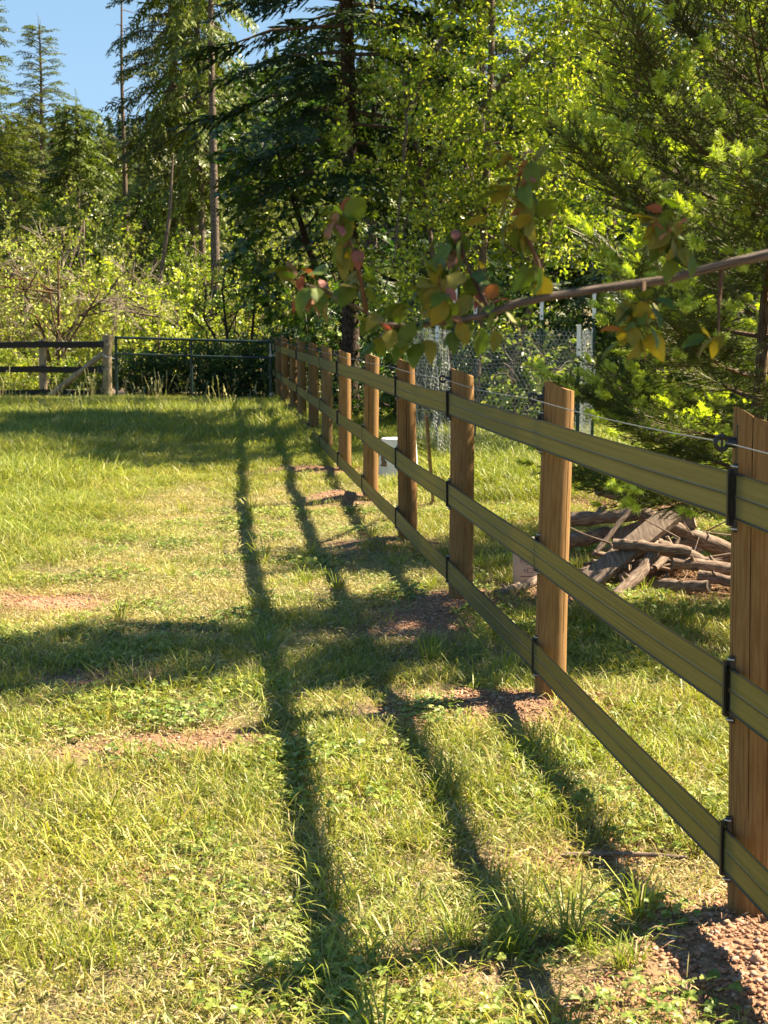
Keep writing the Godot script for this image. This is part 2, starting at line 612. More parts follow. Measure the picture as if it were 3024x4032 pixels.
func soil_clods() -> void:
	var root := Node3D.new()
	root.name = "soil_crumbs"
	root.set_meta("kind", "stuff")
	root.set_meta("label", "loose red brown earth crumbs heaped round the fence posts")
	add_child(root)
	var sc := [Scatter.new(), Scatter.new(), Scatter.new()]
	for b in SOIL:
		if b[1] < -20.0:
			continue
		var n := int(b[2] * b[3] * (24000.0 if b[1] > -9.0 else 4500.0) * (1.0 if b[4] > 0.0 else 0.45))
		for i in mini(n, 3600):
			var a := rng.randf() * TAU
			var q := pow(rng.randf(), 0.6) * 1.15
			var x: float = b[0] + cos(a) * q * b[2]
			var z: float = b[1] + sin(a) * q * b[3]
			var s := 0.0018 + 0.0062 * pow(rng.randf(), 3.0)
			var k := rng.randf_range(0.7, 1.25)
			var col := Color(0.37 * k, 0.195 * k, 0.115 * k)
			if rng.randf() < 0.2:
				col = Color(0.42 * k, 0.29 * k, 0.21 * k)
			sc[i % 3].add(Transform3D(Basis(rdir(), rng.randf() * TAU).scaled(Vector3(s, s * 0.75, s) * rng.randf_range(0.7, 1.3)), Vector3(x, gh(x, z) + s * 0.35, z)), col)
	for k in 3:
		scattered("crumbs", clod_mesh(20 + k), M.clod, sc[k], root)


# ------------------------------------------------------------------ ground
func axis(a: float, b: float, step: float, far: float) -> Array:
	var out := []
	var x := a
	while x < b + 0.001:
		out.append(x)
		x += step
	var s := step
	x = b
	while x < far:
		s *= 1.3
		x += s
		out.append(x)
	s = step
	x = a
	while x > -far:
		s *= 1.3
		x -= s
		out.push_front(x)
	return out


func ground() -> void:
	var xs := axis(-5.0, 6.0, 0.09, 320.0)
	var zs := axis(-32.0, -2.0, 0.09, 420.0)
	var hv := []
	var cv := []
	for z in zs:
		var row := PackedVector3Array()
		var cr := PackedColorArray()
		for x in xs:
			row.append(Vector3(x, gh(x, z), z))
			var near: bool = x > -6.0 and x < 7.0 and z > -33.0
			var s := soil(x, z) if near else 0.0
			var k := 0.85 + 0.3 * fine.get_noise_2d(x * 5.0, z * 5.0) if near else 0.9
			cr.append(lin(.21 * k, .17 * k, .085 * k).lerp(lin(.36 * k, .195 * k, .115 * k), s))
		hv.append(row)
		cv.append(cr)
	var v := PackedVector3Array()
	var nn := PackedVector3Array()
	var c := PackedColorArray()
	var idx := PackedInt32Array()
	var w := xs.size()
	for j in zs.size():
		for i in w:
			var p: Vector3 = hv[j][i]
			var l: Vector3 = hv[j][maxi(i - 1, 0)]
			var r: Vector3 = hv[j][mini(i + 1, w - 1)]
			var u: Vector3 = hv[maxi(j - 1, 0)][i]
			var d: Vector3 = hv[mini(j + 1, zs.size() - 1)][i]
			v.append(p)
			nn.append((d - u).cross(r - l).normalized())
			c.append(cv[j][i])
	for j in zs.size() - 1:
		for i in w - 1:
			var a := j * w + i
			idx.append_array([a, a + 1, a + w + 1, a, a + w + 1, a + w])
	var arr := []
	arr.resize(Mesh.ARRAY_MAX)
	arr[Mesh.ARRAY_VERTEX] = v
	arr[Mesh.ARRAY_NORMAL] = nn
	arr[Mesh.ARRAY_COLOR] = c
	arr[Mesh.ARRAY_INDEX] = idx
	var m := ArrayMesh.new()
	m.add_surface_from_arrays(Mesh.PRIMITIVE_TRIANGLES, arr)
	structure("ground", m, M.earth)


func hill() -> void:
	# wooded slope far behind the trees
	var b := MB.new()
	var f := FastNoiseLite.new()
	f.seed = 77
	f.frequency = 0.012
	var at := func(i: int, j: int) -> Vector3:
		var x := -160.0 + i * 9.0
		var t := j / 12.0
		var z := -210.0 - t * 130.0
		return Vector3(x, 4.0 + sin(t * PI * 0.5) * (36.0 + 16.0 * f.get_noise_1d(x) + 0.11 * x) , z)
	for i in 40:
		for j in 12:
			b.quad(at.call(i, j), at.call(i + 1, j), at.call(i + 1, j + 1), at.call(i, j + 1), lin(.035, .05, .03))
	var m := leafy(Color(0, 0, 0), 0.9, 0.2)
	m.backlight_enabled = false
	structure("hill", b.mesh(), m)
	var s := Scatter.new()
	for i in 2600:
		var x := rng.randf_range(-150.0, 190.0)
		var t := rng.randf()
		var p := Vector3(x, 4.0 + sin(t * PI * 0.5) * (36.0 + 16.0 * f.get_noise_1d(x) + 0.11 * x) - 0.5, -210.0 - t * 130.0)
		var h := rng.randf_range(6.0, 13.0)
		var k := rng.randf_range(0.8, 1.25)
		s.add(Transform3D(Basis(Vector3.UP, rng.randf() * TAU).scaled(Vector3(h * 0.3, h, h * 0.3)), p), Color(k, k, k * 0.95))
	var tree := MB.new()
	for k in 150:
		var t := pow(rng.randf(), 0.7)
		var a := rng.randf() * TAU
		var p := Vector3(0, 1.0 - t, 0)
		var r := t * 0.8 + 0.04
		var q := p + f_side(a) * r + Vector3(0, -0.05 - 0.05 * t, 0)
		var sd := f_side(a + PI / 2) * (0.05 + t * 0.22)
		tree.tri(p, q + sd, q - sd, shade(lin(.05, .075, .03), rng.randf_range(0.7, 1.3)))
	var root := Node3D.new()
	root.name = "distant_wood"
	root.set_meta("kind", "stuff")
	root.set_meta("label", "far hillside covered in hazy conifers")
	add_child(root)
	scattered("conifers", tree.mesh(), M.needle, s, root)


# ------------------------------------------------------------------ trees
func strip(b: MB, a: Vector3, d: Vector3, w: float, nrm: Vector3, col: Color) -> void:
	var s := d.cross(nrm).normalized() * w * 0.5
	b.tri(a - s, a + s, a + d * 0.55 + s * 0.9, col)
	b.tri(a - s, a + d * 0.55 + s * 0.9, a + d * 0.55 - s * 0.9, col)
	b.tri(a + d * 0.55 - s * 0.9, a + d * 0.55 + s * 0.9, a + d, col)


func frond(pairs: int, w: float, cols: Array, droop: float) -> ArrayMesh:
	# needle-covered spray, one unit long, lying along +z
	var b := MB.new()
	for i in pairs:
		var t := (i + 0.5) / pairs
		var p := Vector3(0, -droop * t * t * 0.35, t)
		var l := 0.5 * (1.0 - t * 0.72)
		for s in [-1.0, 1.0]:
			var d := Vector3(s * rng.randf_range(0.7, 1.0), rng.randf_range(-0.5, 0.05) * (0.4 + droop), rng.randf_range(0.45, 0.85)).normalized() * l * rng.randf_range(0.7, 1.15)
			var col: Color = cols[rng.randi() % cols.size()]
			strip(b, p, d, w, Vector3.UP + rdir() * 0.5, shade(col, rng.randf_range(0.75, 1.15)))
			for k in 3:
				var q := p + d * rng.randf_range(0.25, 0.85)
				var e := (d.normalized() * 0.6 + Vector3(rng.randf_range(-0.9, 0.9), rng.randf_range(-0.9, 0.1) * droop - 0.1, rng.randf_range(0.0, 0.9))).normalized() * l * rng.randf_range(0.25, 0.5)
				strip(b, q, e, w * 0.85, Vector3.UP + rdir() * 0.6, shade(col, rng.randf_range(0.75, 1.25)))
	strip(b, Vector3.ZERO, Vector3(0, -droop * 0.3, 1.0), w, Vector3.UP, cols[0])
	return b.mesh()


var FROND := []

func conifer(called: String, label: String, group: String, at: Vector3, H: float, base: float, R: float, tr: float, o := {}) -> void:
	var root := thing(called, label, "tree", Vector3(at.x, gh(at.x, at.z), at.z), group)
	var lean: Vector3 = o.get("lean", Vector3.ZERO)
	var pts := []
	var rad := []
	for i in 9:
		var t := i / 8.0
		pts.append(Vector3(0, H * t - 0.1, 0) + lean * t * t * H + Vector3(sin(t * 9.0), 0, cos(t * 7.0)) * tr * 0.25)
		rad.append(tr * (1.0 - 0.88 * t) + 0.006)
	var b := MB.new()
	b.tube(pts, rad, 9, o.get("bark", Color.WHITE), 0.07, rng)
	part("trunk", b.mesh(), M.bark, root)
	var limbs := MB.new()
	var s := [Scatter.new(), Scatter.new()]
	var n: int = o.get("n", 90)
	var tone: Color = o.get("tone", Color.WHITE)
	var droop: float = o.get("droop", 0.5)
	var size: float = o.get("size", 0.7)
	var sparse: float = o.get("sparse", 0.0)
	var gap := FastNoiseLite.new()
	gap.seed = rng.randi()
	gap.frequency = 0.35
	for i in n:
		var t := pow((i + rng.randf()) / n, 0.85)
		var y := lerpf(base, H * 0.985, t)
		var L := R * pow(1.0 - t, 0.75) * rng.randf_range(0.55, 1.12) + 0.12
		L *= smoothstep(-0.08, 0.12, t) * (0.85 + 0.5 * gap.get_noise_1d(y * 2.0))
		var a := i * 2.399 + rng.randf_range(-0.5, 0.5)
		var u := y / H
		var p0: Vector3 = Vector3(0, y, 0) + lean * u * u * H
		var out := f_side(a)
		var rise := lerpf(-0.25 - droop * 0.35, 0.55, t)
		var mid := p0 + out * L * 0.55 + Vector3.UP * L * (rise * 0.5 + 0.06)
		var tip := p0 + out * L + Vector3.UP * L * rise
		limbs.tube([p0, mid, tip], [0.012 + L * 0.012, 0.008 + L * 0.006, 0.004], 4, lin(.8, .8, .8), 0.0, null, false)
		var steps := maxi(2, int(L / (size * 0.3)))
		for k in steps:
			if rng.randf() < sparse:
				continue
			var w := lerpf(0.22, 1.0, (k + rng.randf()) / steps)
			var p := p0.lerp(mid, w * 2.0) if w < 0.5 else mid.lerp(tip, w * 2.0 - 1.0)
			var d := (out.rotated(Vector3.UP, rng.randf_range(-0.9, 0.9)) + Vector3.UP * (rise * 0.6 - droop * rng.randf_range(0.0, 0.8))).normalized()
			var q := size * rng.randf_range(0.65, 1.2) * (1.1 - 0.45 * t)
			var g := rng.randf_range(0.75, 1.25)
			s[(i + k) % 2].add(Transform3D(frame(d, Vector3.UP, rng.randf_range(-0.5, 0.5)).scaled_local(Vector3.ONE * q), p), Color(tone.r * g, tone.g * g, tone.b * g))
	# leader
	for k in 3:
		s[0].add(Transform3D(frame(Vector3(rng.randf_range(-0.2, 0.2), 1, rng.randf_range(-0.2, 0.2)), Vector3.RIGHT).scaled_local(Vector3(0.3, 0.3, 0.7) * size), pts[8] - Vector3.UP * size * (0.2 + 0.25 * k)), tone)
	part("limbs", limbs.mesh(), M.bark, root).set_meta("kind", "stuff")
	var f: int = o.get("frond", 0)
	scattered("crown", FROND[f], M.needle, s[0], root)
	scattered("crown", FROND[f + 1], M.needle, s[1], root)


func leaf_twig(n: int, length: float, l: float, ratio: float, cols: Array) -> ArrayMesh:
	var b := MB.new()
	b.tube([Vector3.ZERO, Vector3(0, 0.02, length * 0.5), Vector3(0, -0.01, length)], [0.004, 0.003, 0.0015], 3, lin(.16, .12, .07), 0.0, null, false)
	for i in n:
		var t := rng.randf_range(0.1, 1.0)
		var a := rng.randf() * TAU
		var d := Vector3(cos(a), sin(a) * 0.7 - 0.15, rng.randf_range(0.1, 0.9)).normalized()
		var p := Vector3(0, 0, length * t) + d * rng.randf_range(0.01, 0.12) * length
		oval_leaf(b, p, d, (Vector3.UP + rdir() * 0.8).normalized(), l * rng.randf_range(0.6, 1.15), l * ratio * rng.randf_range(0.8, 1.15), cols[rng.randi() % cols.size()], 0.18, rng.randf_range(0.0, 0.4))
	return b.mesh()


func maple_twig(n: int, length: float, l: float, cols: Array) -> ArrayMesh:
	var b := MB.new()
	b.tube([Vector3.ZERO, Vector3(0, 0, length)], [0.006, 0.002], 3, lin(.1, .08, .05), 0.0, null, false)
	for i in n:
		var a := rng.randf() * TAU
		var d := Vector3(cos(a), rng.randf_range(-0.5, 0.2), rng.randf_range(0.0, 0.9) + sin(a) * 0.4).normalized()
		var p := Vector3(0, 0, length * rng.randf_range(0.15, 1.0)) + d * rng.randf_range(0.03, 0.12)
		var up := (Vector3.UP + rdir() * 0.55).normalized()
		var col: Color = cols[rng.randi() % cols.size()]
		var s := l * rng.randf_range(0.6, 1.15)
		var f := frame(d, up)
		var ring := []
		var lobes := [[-2.5, 0.3], [-1.9, 0.62], [-1.45, 0.36], [-0.95, 0.9], [-0.5, 0.45], [0.0, 1.05], [0.5, 0.45], [0.95, 0.9], [1.45, 0.36], [1.9, 0.62], [2.5, 0.3]]
		for q in lobes:
			ring.append(p + f * Vector3(sin(q[0]) * q[1], -0.16 * q[1] * q[1], cos(q[0]) * q[1] + 0.25) * s * 0.62)
		for k in 10:
			b.tri(p + f * Vector3(0, 0, s * 0.15), ring[k], ring[k + 1], col)
	return b.mesh()


func branch_path(a: Vector3, c: Vector3, wob: float) -> Array:
	var l := (c - a).length()
	return [a, a.lerp(c, 0.35) + rdir() * l * wob + Vector3.UP * l * 0.06, a.lerp(c, 0.7) + rdir() * l * wob + Vector3.UP * l * 0.05, c]


func broadleaf(called: String, label: String, category: String, group: String, at: Vector3, lobes: Array, stems: Array, twigs: Array, mat: Material, count: int, o := {}) -> void:
	# lobes: [centre, radii] relative to the foot; stems: [foot offset, top, radius]
	var root := thing(called, label, category, Vector3(at.x, gh(at.x, at.z), at.z), group)
	var crook: float = o.get("crook", 0.06)
	var tone: Color = o.get("tone", Color.WHITE)
	var limbs := MB.new()
	var ends := []
	for st in stems:
		var b := MB.new()
		var path := branch_path(st[0] - Vector3.UP * 0.05, st[1], crook)
		b.tube(path, [st[2], st[2] * 0.8, st[2] * 0.6, st[2] * 0.3], 8, o.get("bark", Color.WHITE), 0.06, rng)
		part(o.get("stem", "trunk"), b.mesh(), M.bark, root)
		ends.append_array([path[1], path[2], path[3]])
	var total := 0.0
	for l in lobes:
		total += l[1].x * l[1].y * l[1].z
	var s := []
	for k in twigs.size():
		s.append(Scatter.new())
	var gap := FastNoiseLite.new()
	gap.seed = rng.randi()
	gap.frequency = o.get("clump", 0.5)
	var cut: float = o.get("cut", -0.12)
	var k := 0
	var limb_n: int = o.get("limbs", 26)
	var size: float = o.get("size", 1.0)
	for l in lobes:
		var m := int(count * l[1].x * l[1].y * l[1].z / total)
		for i in m:
			var d := rdir()
			var p: Vector3 = l[0] + d * l[1] * pow(rng.randf(), o.get("shell", 0.42))
			if gap.get_noise_3dv(p + at) < cut or p.y < 0.05:
				continue
			var dir: Vector3 = (d * 0.8 + Vector3.UP * rng.randf_range(-0.3, 0.5) + rdir() * 0.7).normalized()
			var q := size * rng.randf_range(0.7, 1.25)
			var g := rng.randf_range(0.75, 1.2)
			s[k % twigs.size()].add(Transform3D(frame(dir, Vector3.UP, rng.randf_range(-0.6, 0.6)).scaled_local(Vector3.ONE * q), p), Color(tone.r * g, tone.g * g, tone.b * g))
			k += 1
			if ends.size() and i % maxi(1, int(float(m) * lobes.size() / limb_n)) == 0:
				var e: Vector3 = ends[rng.randi() % ends.size()]
				for z in 3:
					var f: Vector3 = ends[rng.randi() % ends.size()]
					if f.distance_to(p) < e.distance_to(p) and f.y < p.y:
						e = f
				var r := 0.006 + 0.009 * e.distance_to(p)
				limbs.tube(branch_path(e, p, crook * 1.3), [r, r * 0.75, r * 0.5, r * 0.2], 4, o.get("bark", Color.WHITE), 0.0, null, false)
	if limbs.v.size():
		part("limbs", limbs.mesh(), M.bark, root).set_meta("kind", "stuff")
	for j in twigs.size():
		scattered("crown", twigs[j], mat, s[j], root)


func bare_twigs(n: int, col: Color) -> ArrayMesh:
	var b := MB.new()
	for i in n:
		var d := (Vector3(0, 0, 1) + rdir() * 0.7).normalized() * rng.randf_range(0.25, 0.6)
		var p := Vector3(0, 0, rng.randf() * 0.3)
		b.tube([p, p + d * 0.5 + rdir() * 0.04, p + d], [0.006, 0.0045, 0.002], 3, shade(col, rng.randf_range(0.7, 1.2)), 0.0, null, false)
	return b.mesh()


func needle_spray() -> ArrayMesh:
	# close-up fir twig, 0.34 m: stems set with single needles
	var b := MB.new()
	var stems := [[Vector3.ZERO, Vector3(0, -0.02, 0.34)]]
	for i in 5:
		for s in [-1.0, 1.0]:
			var t := 0.12 + i * 0.17 + rng.randf_range(-0.03, 0.03)
			var l := 0.17 * (1.0 - t * 0.55) * rng.randf_range(0.75, 1.15)
			stems.append([Vector3(0, -0.02 * t, 0.34 * t), Vector3(s * 0.75, rng.randf_range(-0.25, 0.2), 0.75).normalized() * l])
	for st in stems:
		var p: Vector3 = st[0]
		var d: Vector3 = st[1]
		b.tube([p, p + d], [0.0028, 0.0014], 3, lin(.13, .08, .035), 0.0, null, false)
		var f := frame(d, Vector3.UP)
		var n := int(d.length() / 0.0034)
		for k in n:
			var a := rng.randf() * TAU
			var o := f * Vector3(cos(a), sin(a) * 0.75 + 0.15, rng.randf_range(0.35, 0.9)).normalized()
			var q := p + d * (float(k) / n)
			var l := rng.randf_range(0.017, 0.027)
			var side := o.cross(f.z).normalized() * 0.0014
			b.tri(q - side, q + side, q + o * l, shade(lin(.12, .165, .036), rng.randf_range(0.7, 1.4)))
	return b.mesh()


func shoot_tuft() -> ArrayMesh:
	# fresh lime shoot of the year at a twig end
	var b := MB.new()
	for j in 3:
		var p := Vector3(rng.randf_range(-0.015, 0.015), rng.randf_range(-0.005, 0.012), rng.randf_range(0.0, 0.01))
		var d := Vector3([-0.55, 0.55, 0.0][j], rng.randf_range(-0.2, 0.25), 1.0).normalized() * rng.randf_range(0.028, 0.05)
		var f := frame(d, Vector3.UP)
		for k in 60:
			var a := rng.randf() * TAU
			var o := f * Vector3(cos(a), sin(a), rng.randf_range(0.1, 1.0)).normalized()
			var q := p + d * rng.randf()
			var side := o.cross(f.z).normalized() * 0.0019
			b.tri(q - side, q + side, q + o * rng.randf_range(0.011, 0.017), shade(lin(.6, .66, .12), rng.randf_range(0.75, 1.2)))
	return b.mesh()


func young_fir(called: String, label: String, at: Vector3, H: float, R: float, n: int, sprays: Array, tufts: Array, lean := Vector3.ZERO, dens := 1.0) -> void:
	var root := thing(called, label, "tree", Vector3(at.x, gh(at.x, at.z), at.z), "young firs beside the fence")
	var pts := []
	var rad := []
	for i in 8:
		var t := i / 7.0
		pts.append(Vector3(0, H * t - 0.1, 0) + lean * t)
		rad.append(0.034 * (1.0 - t) + 0.006)
	var b := MB.new()
	b.tube(pts, rad, 10, lin(.9, .75, .6), 0.06, rng)
	part("trunk", b.mesh(), M.bark, root)
	var s := [Scatter.new(), Scatter.new(), Scatter.new()]
	var u := [Scatter.new(), Scatter.new()]
	for i in n:
		var t := pow((i + rng.randf()) / n, 0.9)
		var y := lerpf(0.5, H * 0.97, t)
		var L := (R * pow(1.0 - t, 0.8) * (0.72 + 0.28 * smoothstep(0.0, 0.28, t)) + 0.15) * rng.randf_range(0.75, 1.12)
		var a := i * 2.399 + rng.randf_range(-0.4, 0.4)
		var p0: Vector3 = Vector3(0, y, 0) + lean * (y / H)
		var out := f_side(a)
		var rise := lerpf(0.02, 1.5, pow(t, 0.8))
		var path := []
		var rr := []
		for k in 6:
			var w := k / 5.0
			path.append(p0 + out * L * w * (1.0 - 0.18 * w * rise) + Vector3.UP * L * (rise * w * (0.45 + 0.55 * w) - 0.1 * w * (1.0 - w)))
			rr.append((0.006 + L * 0.0075) * (1.0 - 0.85 * w) + 0.0015)
		var lm := MB.new()
		lm.tube(path, rr, 5, lin(.85, .72, .58), 0.05, rng)
		part("limb", lm.mesh(), M.bark, root)
		var m := int(L * lerpf(44.0, 17.0, smoothstep(0.1, 0.55, t)) * dens) + 5
		for k in m:
			var w := lerpf(0.12, 1.0, pow((k + rng.randf()) / m, 0.8))
			var fi := minf(w * 5.0, 4.999)
			var i0 := int(fi)
			var p: Vector3 = path[i0].lerp(path[i0 + 1], fi - i0)
			var fw: Vector3 = (path[i0 + 1] - path[i0]).normalized()
			var sd := 1.0 if k % 2 else -1.0
			var d := fw.rotated(Vector3.UP, sd * rng.randf_range(0.25, 1.15)) + Vector3.UP * rng.randf_range(-0.3, 0.3)
			if k == m - 1:
				d = fw
			var q := rng.randf_range(0.7, 1.25)
			var bas := frame(d, Vector3.UP, rng.randf_range(-0.6, 0.6))
			var g := rng.randf_range(0.75, 1.2)
			var off := rng.randf_range(0.0, 0.22) * (1.0 - w * 0.7) * L * 0.5
			p += d.normalized() * off
			s[rng.randi() % 3].add(Transform3D(bas.scaled_local(Vector3.ONE * q), p), Color(g, g, g * rng.randf_range(0.8, 1.1)))
			if w > 0.3 and rng.randf() < 0.75:
				var e := p + bas.z * 0.335 * q
				u[rng.randi() % 2].add(Transform3D(bas.scaled_local(Vector3.ONE * rng.randf_range(1.1, 2.3)), e), Color.WHITE * rng.randf_range(0.8, 1.2))
				if rng.randf() < 0.5:
					u[rng.randi() % 2].add(Transform3D(frame(d.rotated(Vector3.UP, rng.randf_range(-0.8, 0.8)), Vector3.UP).scaled_local(Vector3.ONE * rng.randf_range(0.9, 1.8)), p + bas * Vector3(rng.randf_range(-0.1, 0.1), 0, 0.2) * q), Color.WHITE)
	for k in 3:
		scattered("crown", sprays[k], M.fir, s[k], root)
	for k in 2:
		scattered("new_shoots", tufts[k], M.shoot, u[k], root)


func woods() -> void:
	for k in 2:
		FROND.append(frond(9, 0.05, [lin(.11, .13, .028), lin(.15, .165, .035), lin(.075, .095, .022)], 0.7))
	for k in 2:
		FROND.append(frond(8, 0.06, [lin(.15, .19, .035), lin(.2, .23, .045), lin(.12, .15, .03)], 1.3))
	for k in 2:
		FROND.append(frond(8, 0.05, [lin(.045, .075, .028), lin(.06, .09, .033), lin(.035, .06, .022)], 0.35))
	var stand := "conifers of the wood behind the yard"
	# tall conifers beyond the far fence
	conifer("conifer", "tall dark conifer with drooping branches left of the bare thin trunk", stand, Vector3(-0.8, 0, -45), 21.0, 2.4, 2.0, 0.17, {"n": 300, "droop": 1.0, "size": 0.95, "lean": Vector3(0.01, 0, 0)})
	conifer("conifer", "yellow green drooping conifer between the tall dark one and the slender bare trunk", stand, Vector3(-0.05, 0, -42.2), 19.0, 4.7, 1.5, 0.1, {"n": 190, "droop": 0.8, "size": 0.9, "frond": 2})
	conifer("conifer", "pointed conifer standing clear against the sky at the far left", stand, Vector3(-5.9, 0, -60), 12.4, 2.0, 2.3, 0.16, {"n": 170, "droop": 0.25, "size": 0.85, "sparse": 0.05})
	conifer("conifer", "conifer cut by the left border with its tip against the sky", stand, Vector3(-6.1, 0, -46), 10.6, 1.5, 2.0, 0.15, {"n": 150, "droop": 0.4, "size": 0.85, "sparse": 0.05})
	conifer("conifer", "mid green conifer with a blunt top between the pointed and the tall ones", stand, Vector3(-3.7, 0, -48), 7.9, 1.4, 2.0, 0.14, {"n": 150, "droop": 0.5, "size": 0.9, "frond": 2, "tone": Color(0.8, 0.85, 0.8)})
	conifer("conifer", "small slim conifer showing beyond the bare thin trunk", stand, Vector3(1.85, 0, -80), 13.3, 2.0, 1.9, 0.14, {"n": 130, "droop": 0.3, "size": 0.9, "sparse": 0.1})
	var back := [[-8.5, -74, 10.5, 2.6], [-4.4, -72, 9.6, 2.5], [-2.6, -66, 9.0, 2.3], [3.6, -88, 11.5, 2.6], [0.2, -70, 10.5, 2.4], [5.4, -96, 12.5, 2.8], [-6.9, -82, 10.5, 2.6], [2.6, -70, 7.5, 2.2], [-9.5, -55, 8.0, 2.3], [7.5, -78, 11.0, 2.6], [-10.5, -48, 10.0, 2.4], [-13.5, -52, 12.0, 2.6], [-16.0, -46, 10.5, 2.6]]
	var told := ["back row conifer at the left border below the pointed one", "back row conifer under the right flank of the pointed conifer", "back row conifer left of the tall dark conifer", "far conifer right of the small slim one, low against the hill", "back row conifer half hidden behind the tall dark conifer", "farthest conifer in the gap left of the maple", "farthest conifer behind the left border trees", "short conifer behind the slender bare trunk", "dark conifer past the left border behind the thicket", "far conifer behind the dark maple", "conifer past the left border, nearest the cut off one", "tallest conifer past the left border", "conifer farthest out past the left border"]
	for q in back:
		conifer("conifer", told[back.find(q)], stand, Vector3(q[0], 0, q[1]), q[2], 0.8, q[3], 0.14, {"n": 120, "droop": 0.5, "size": 1.1, "frond": 0 if rng.randf() < 0.6 else 2})
	# thin bare trunk with tufts near the top
	conifer("conifer", "slender bare conifer trunk rising past the frame with few short branches", stand, Vector3(0.27, 0, -40), 17.0, 7.6, 1.3, 0.13, {"n": 60, "droop": 0.9, "size": 0.6, "sparse": 0.3, "frond": 2, "lean": Vector3(0.005, 0, 0)})
	# dead spike
	var snag := MB.new()
	snag.tube([Vector3(0, -0.1, 0), Vector3(0.03, 5, 0), Vector3(-0.02, 9, 0), Vector3(0.05, 12.4, 0)], [0.13, 0.08, 0.05, 0.015], 7, lin(.8, .75, .7), 0.05, rng)
	var sn := thing("dead_snag", "grey dead spike of a conifer poking above the wood", "tree", Vector3(-2.42, gh(-2.4, -50), -50))
	part("trunk", snag.mesh(), M.bark, sn)
	for k in 12:
		var y := 6.0 + k * 0.5
		var tw := MB.new()
		var d := f_side(rng.randf() * TAU) * rng.randf_range(0.3, 0.9) + Vector3.UP * rng.randf_range(-0.15, 0.2)
		tw.tube([Vector3(0, y, 0), Vector3(0, y + 0.05, 0) + d * 0.6, Vector3(0, y, 0) + d], [0.018, 0.012, 0.004], 4, lin(.8, .75, .7))
		part("branch", tw.mesh(), M.bark, sn)
	# pale leaning stems
	for q in [[-0.3, -42.6, 4.4, -0.25, 0.08, "pale leaning stem just left of the slender bare trunk"], [0.02, -43.0, 4.4, -0.3, 0.075, "thin pale stem tilting beside the slender bare trunk"], [-1.15, -36.0, 3.6, 0.35, 0.08, "lichen pale snag leaning among the bright bushes"]]:
		var st := MB.new()
		st.tube(branch_path(Vector3(0, -0.1, 0), Vector3(q[3] * (q[2] + 1.6) / q[2], q[2] + 1.6, -0.2), 0.012), [q[4] * 0.8, q[4] * 0.68, q[4] * 0.52, q[4] * 0.2], 7, lin(1.9, 1.8, 1.6), 0.05, rng)
		solid("leaning_stem", st.mesh(), M.bark, q[5], "tree trunk", Vector3(q[0], gh(q[0], q[1]), q[1]), "pale stems in the wood")

	# leaf twigs
	var lime := [lin(.36, .44, .06), lin(.45, .5, .08), lin(.24, .33, .045), lin(.52, .53, .13)]
	var mid := [lin(.15, .22, .035), lin(.2, .26, .045), lin(.11, .17, .03)]
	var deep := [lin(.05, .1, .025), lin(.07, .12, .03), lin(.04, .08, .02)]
	var far_lime := [leaf_twig(16, 0.5, 0.11, 0.62, lime), leaf_twig(16, 0.5, 0.1, 0.62, lime)]
	var far_mid := [leaf_twig(18, 0.5, 0.1, 0.6, mid), leaf_twig(18, 0.5, 0.1, 0.6, mid + lime)]
	var far_deep := [leaf_twig(18, 0.4, 0.09, 0.6, deep), leaf_twig(18, 0.4, 0.09, 0.62, deep)]
	var alder := [leaf_twig(15, 0.4, 0.072, 0.62, lime + lime + mid), leaf_twig(15, 0.4, 0.068, 0.6, lime), leaf_twig(15, 0.4, 0.072, 0.62, lime + mid)]
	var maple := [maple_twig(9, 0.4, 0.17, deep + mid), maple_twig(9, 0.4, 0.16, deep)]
	var olive := [lin(.3, .3, .08), lin(.22, .22, .06), lin(.38, .35, .14), lin(.16, .18, .04)]
	var far_olive := [leaf_twig(13, 0.55, 0.1, 0.5, olive), leaf_twig(12, 0.5, 0.09, 0.55, olive + lime)]
	var twiggy := [bare_twigs(6, lin(.34, .28, .2)), leaf_twig(14, 0.5, 0.075, 0.6, lime), leaf_twig(14, 0.5, 0.075, 0.6, lime + mid)]
	# bright understorey behind the far fence
	var under := "bushes behind the far fence"
	var bushes := [
		[-3.3, -34, 1.3, 2.9, far_olive, "sunlit yellow green bush behind the left end of the far fence"],
		[-2.0, -35, 1.2, 2.4, far_lime, "bright bush above the fence brace and gate post"],
		[-0.9, -34.5, 1.1, 2.1, far_lime, "low lime green bush behind the left half of the gate"],
		[-4.8, -37, 1.6, 3.6, far_olive, "broad bush at the left border behind the fence"],
		[-2.9, -39, 1.6, 4.3, far_olive, "olive tall bush in the second row left of the leaning snag"],
		[0.35, -36, 1.0, 3.2, far_lime, "lime green sapling around the foot of the slender bare trunk"],
		[0.95, -33.5, 0.9, 2.2, far_olive, "yellow green bush above the right half of the gate"],
		[1.9, -38, 1.2, 3.4, far_lime, "pale green bush showing left of the dark maple"],
		[-0.3, -41, 1.3, 3.8, far_mid, "mid green bush between the pale leaning stems"],
		[-1.5, -42, 1.5, 4.6, far_mid, "leafy young tree below the drooping dark conifer"],
		[-5.6, -42, 1.6, 4.8, far_olive, "tall sunlit bush at the far left under the cut off conifer"],
		[2.9, -44, 1.7, 4.6, far_olive, "grey green bush far back beyond the maple"],
		[-3.9, -44, 1.5, 4.8, far_mid, "feathery young tree under the pointed conifer"],
		[-7.0, -35, 1.6, 3.2, far_olive, "olive bush behind the fence past the left border"],
		[-9.2, -36, 1.8, 3.6, far_mid, "mid green bush farther along the fence past the left border"],
		[-11.8, -37, 2.0, 3.8, far_olive, "broad olive bush at the far end of the left fence"],
	]
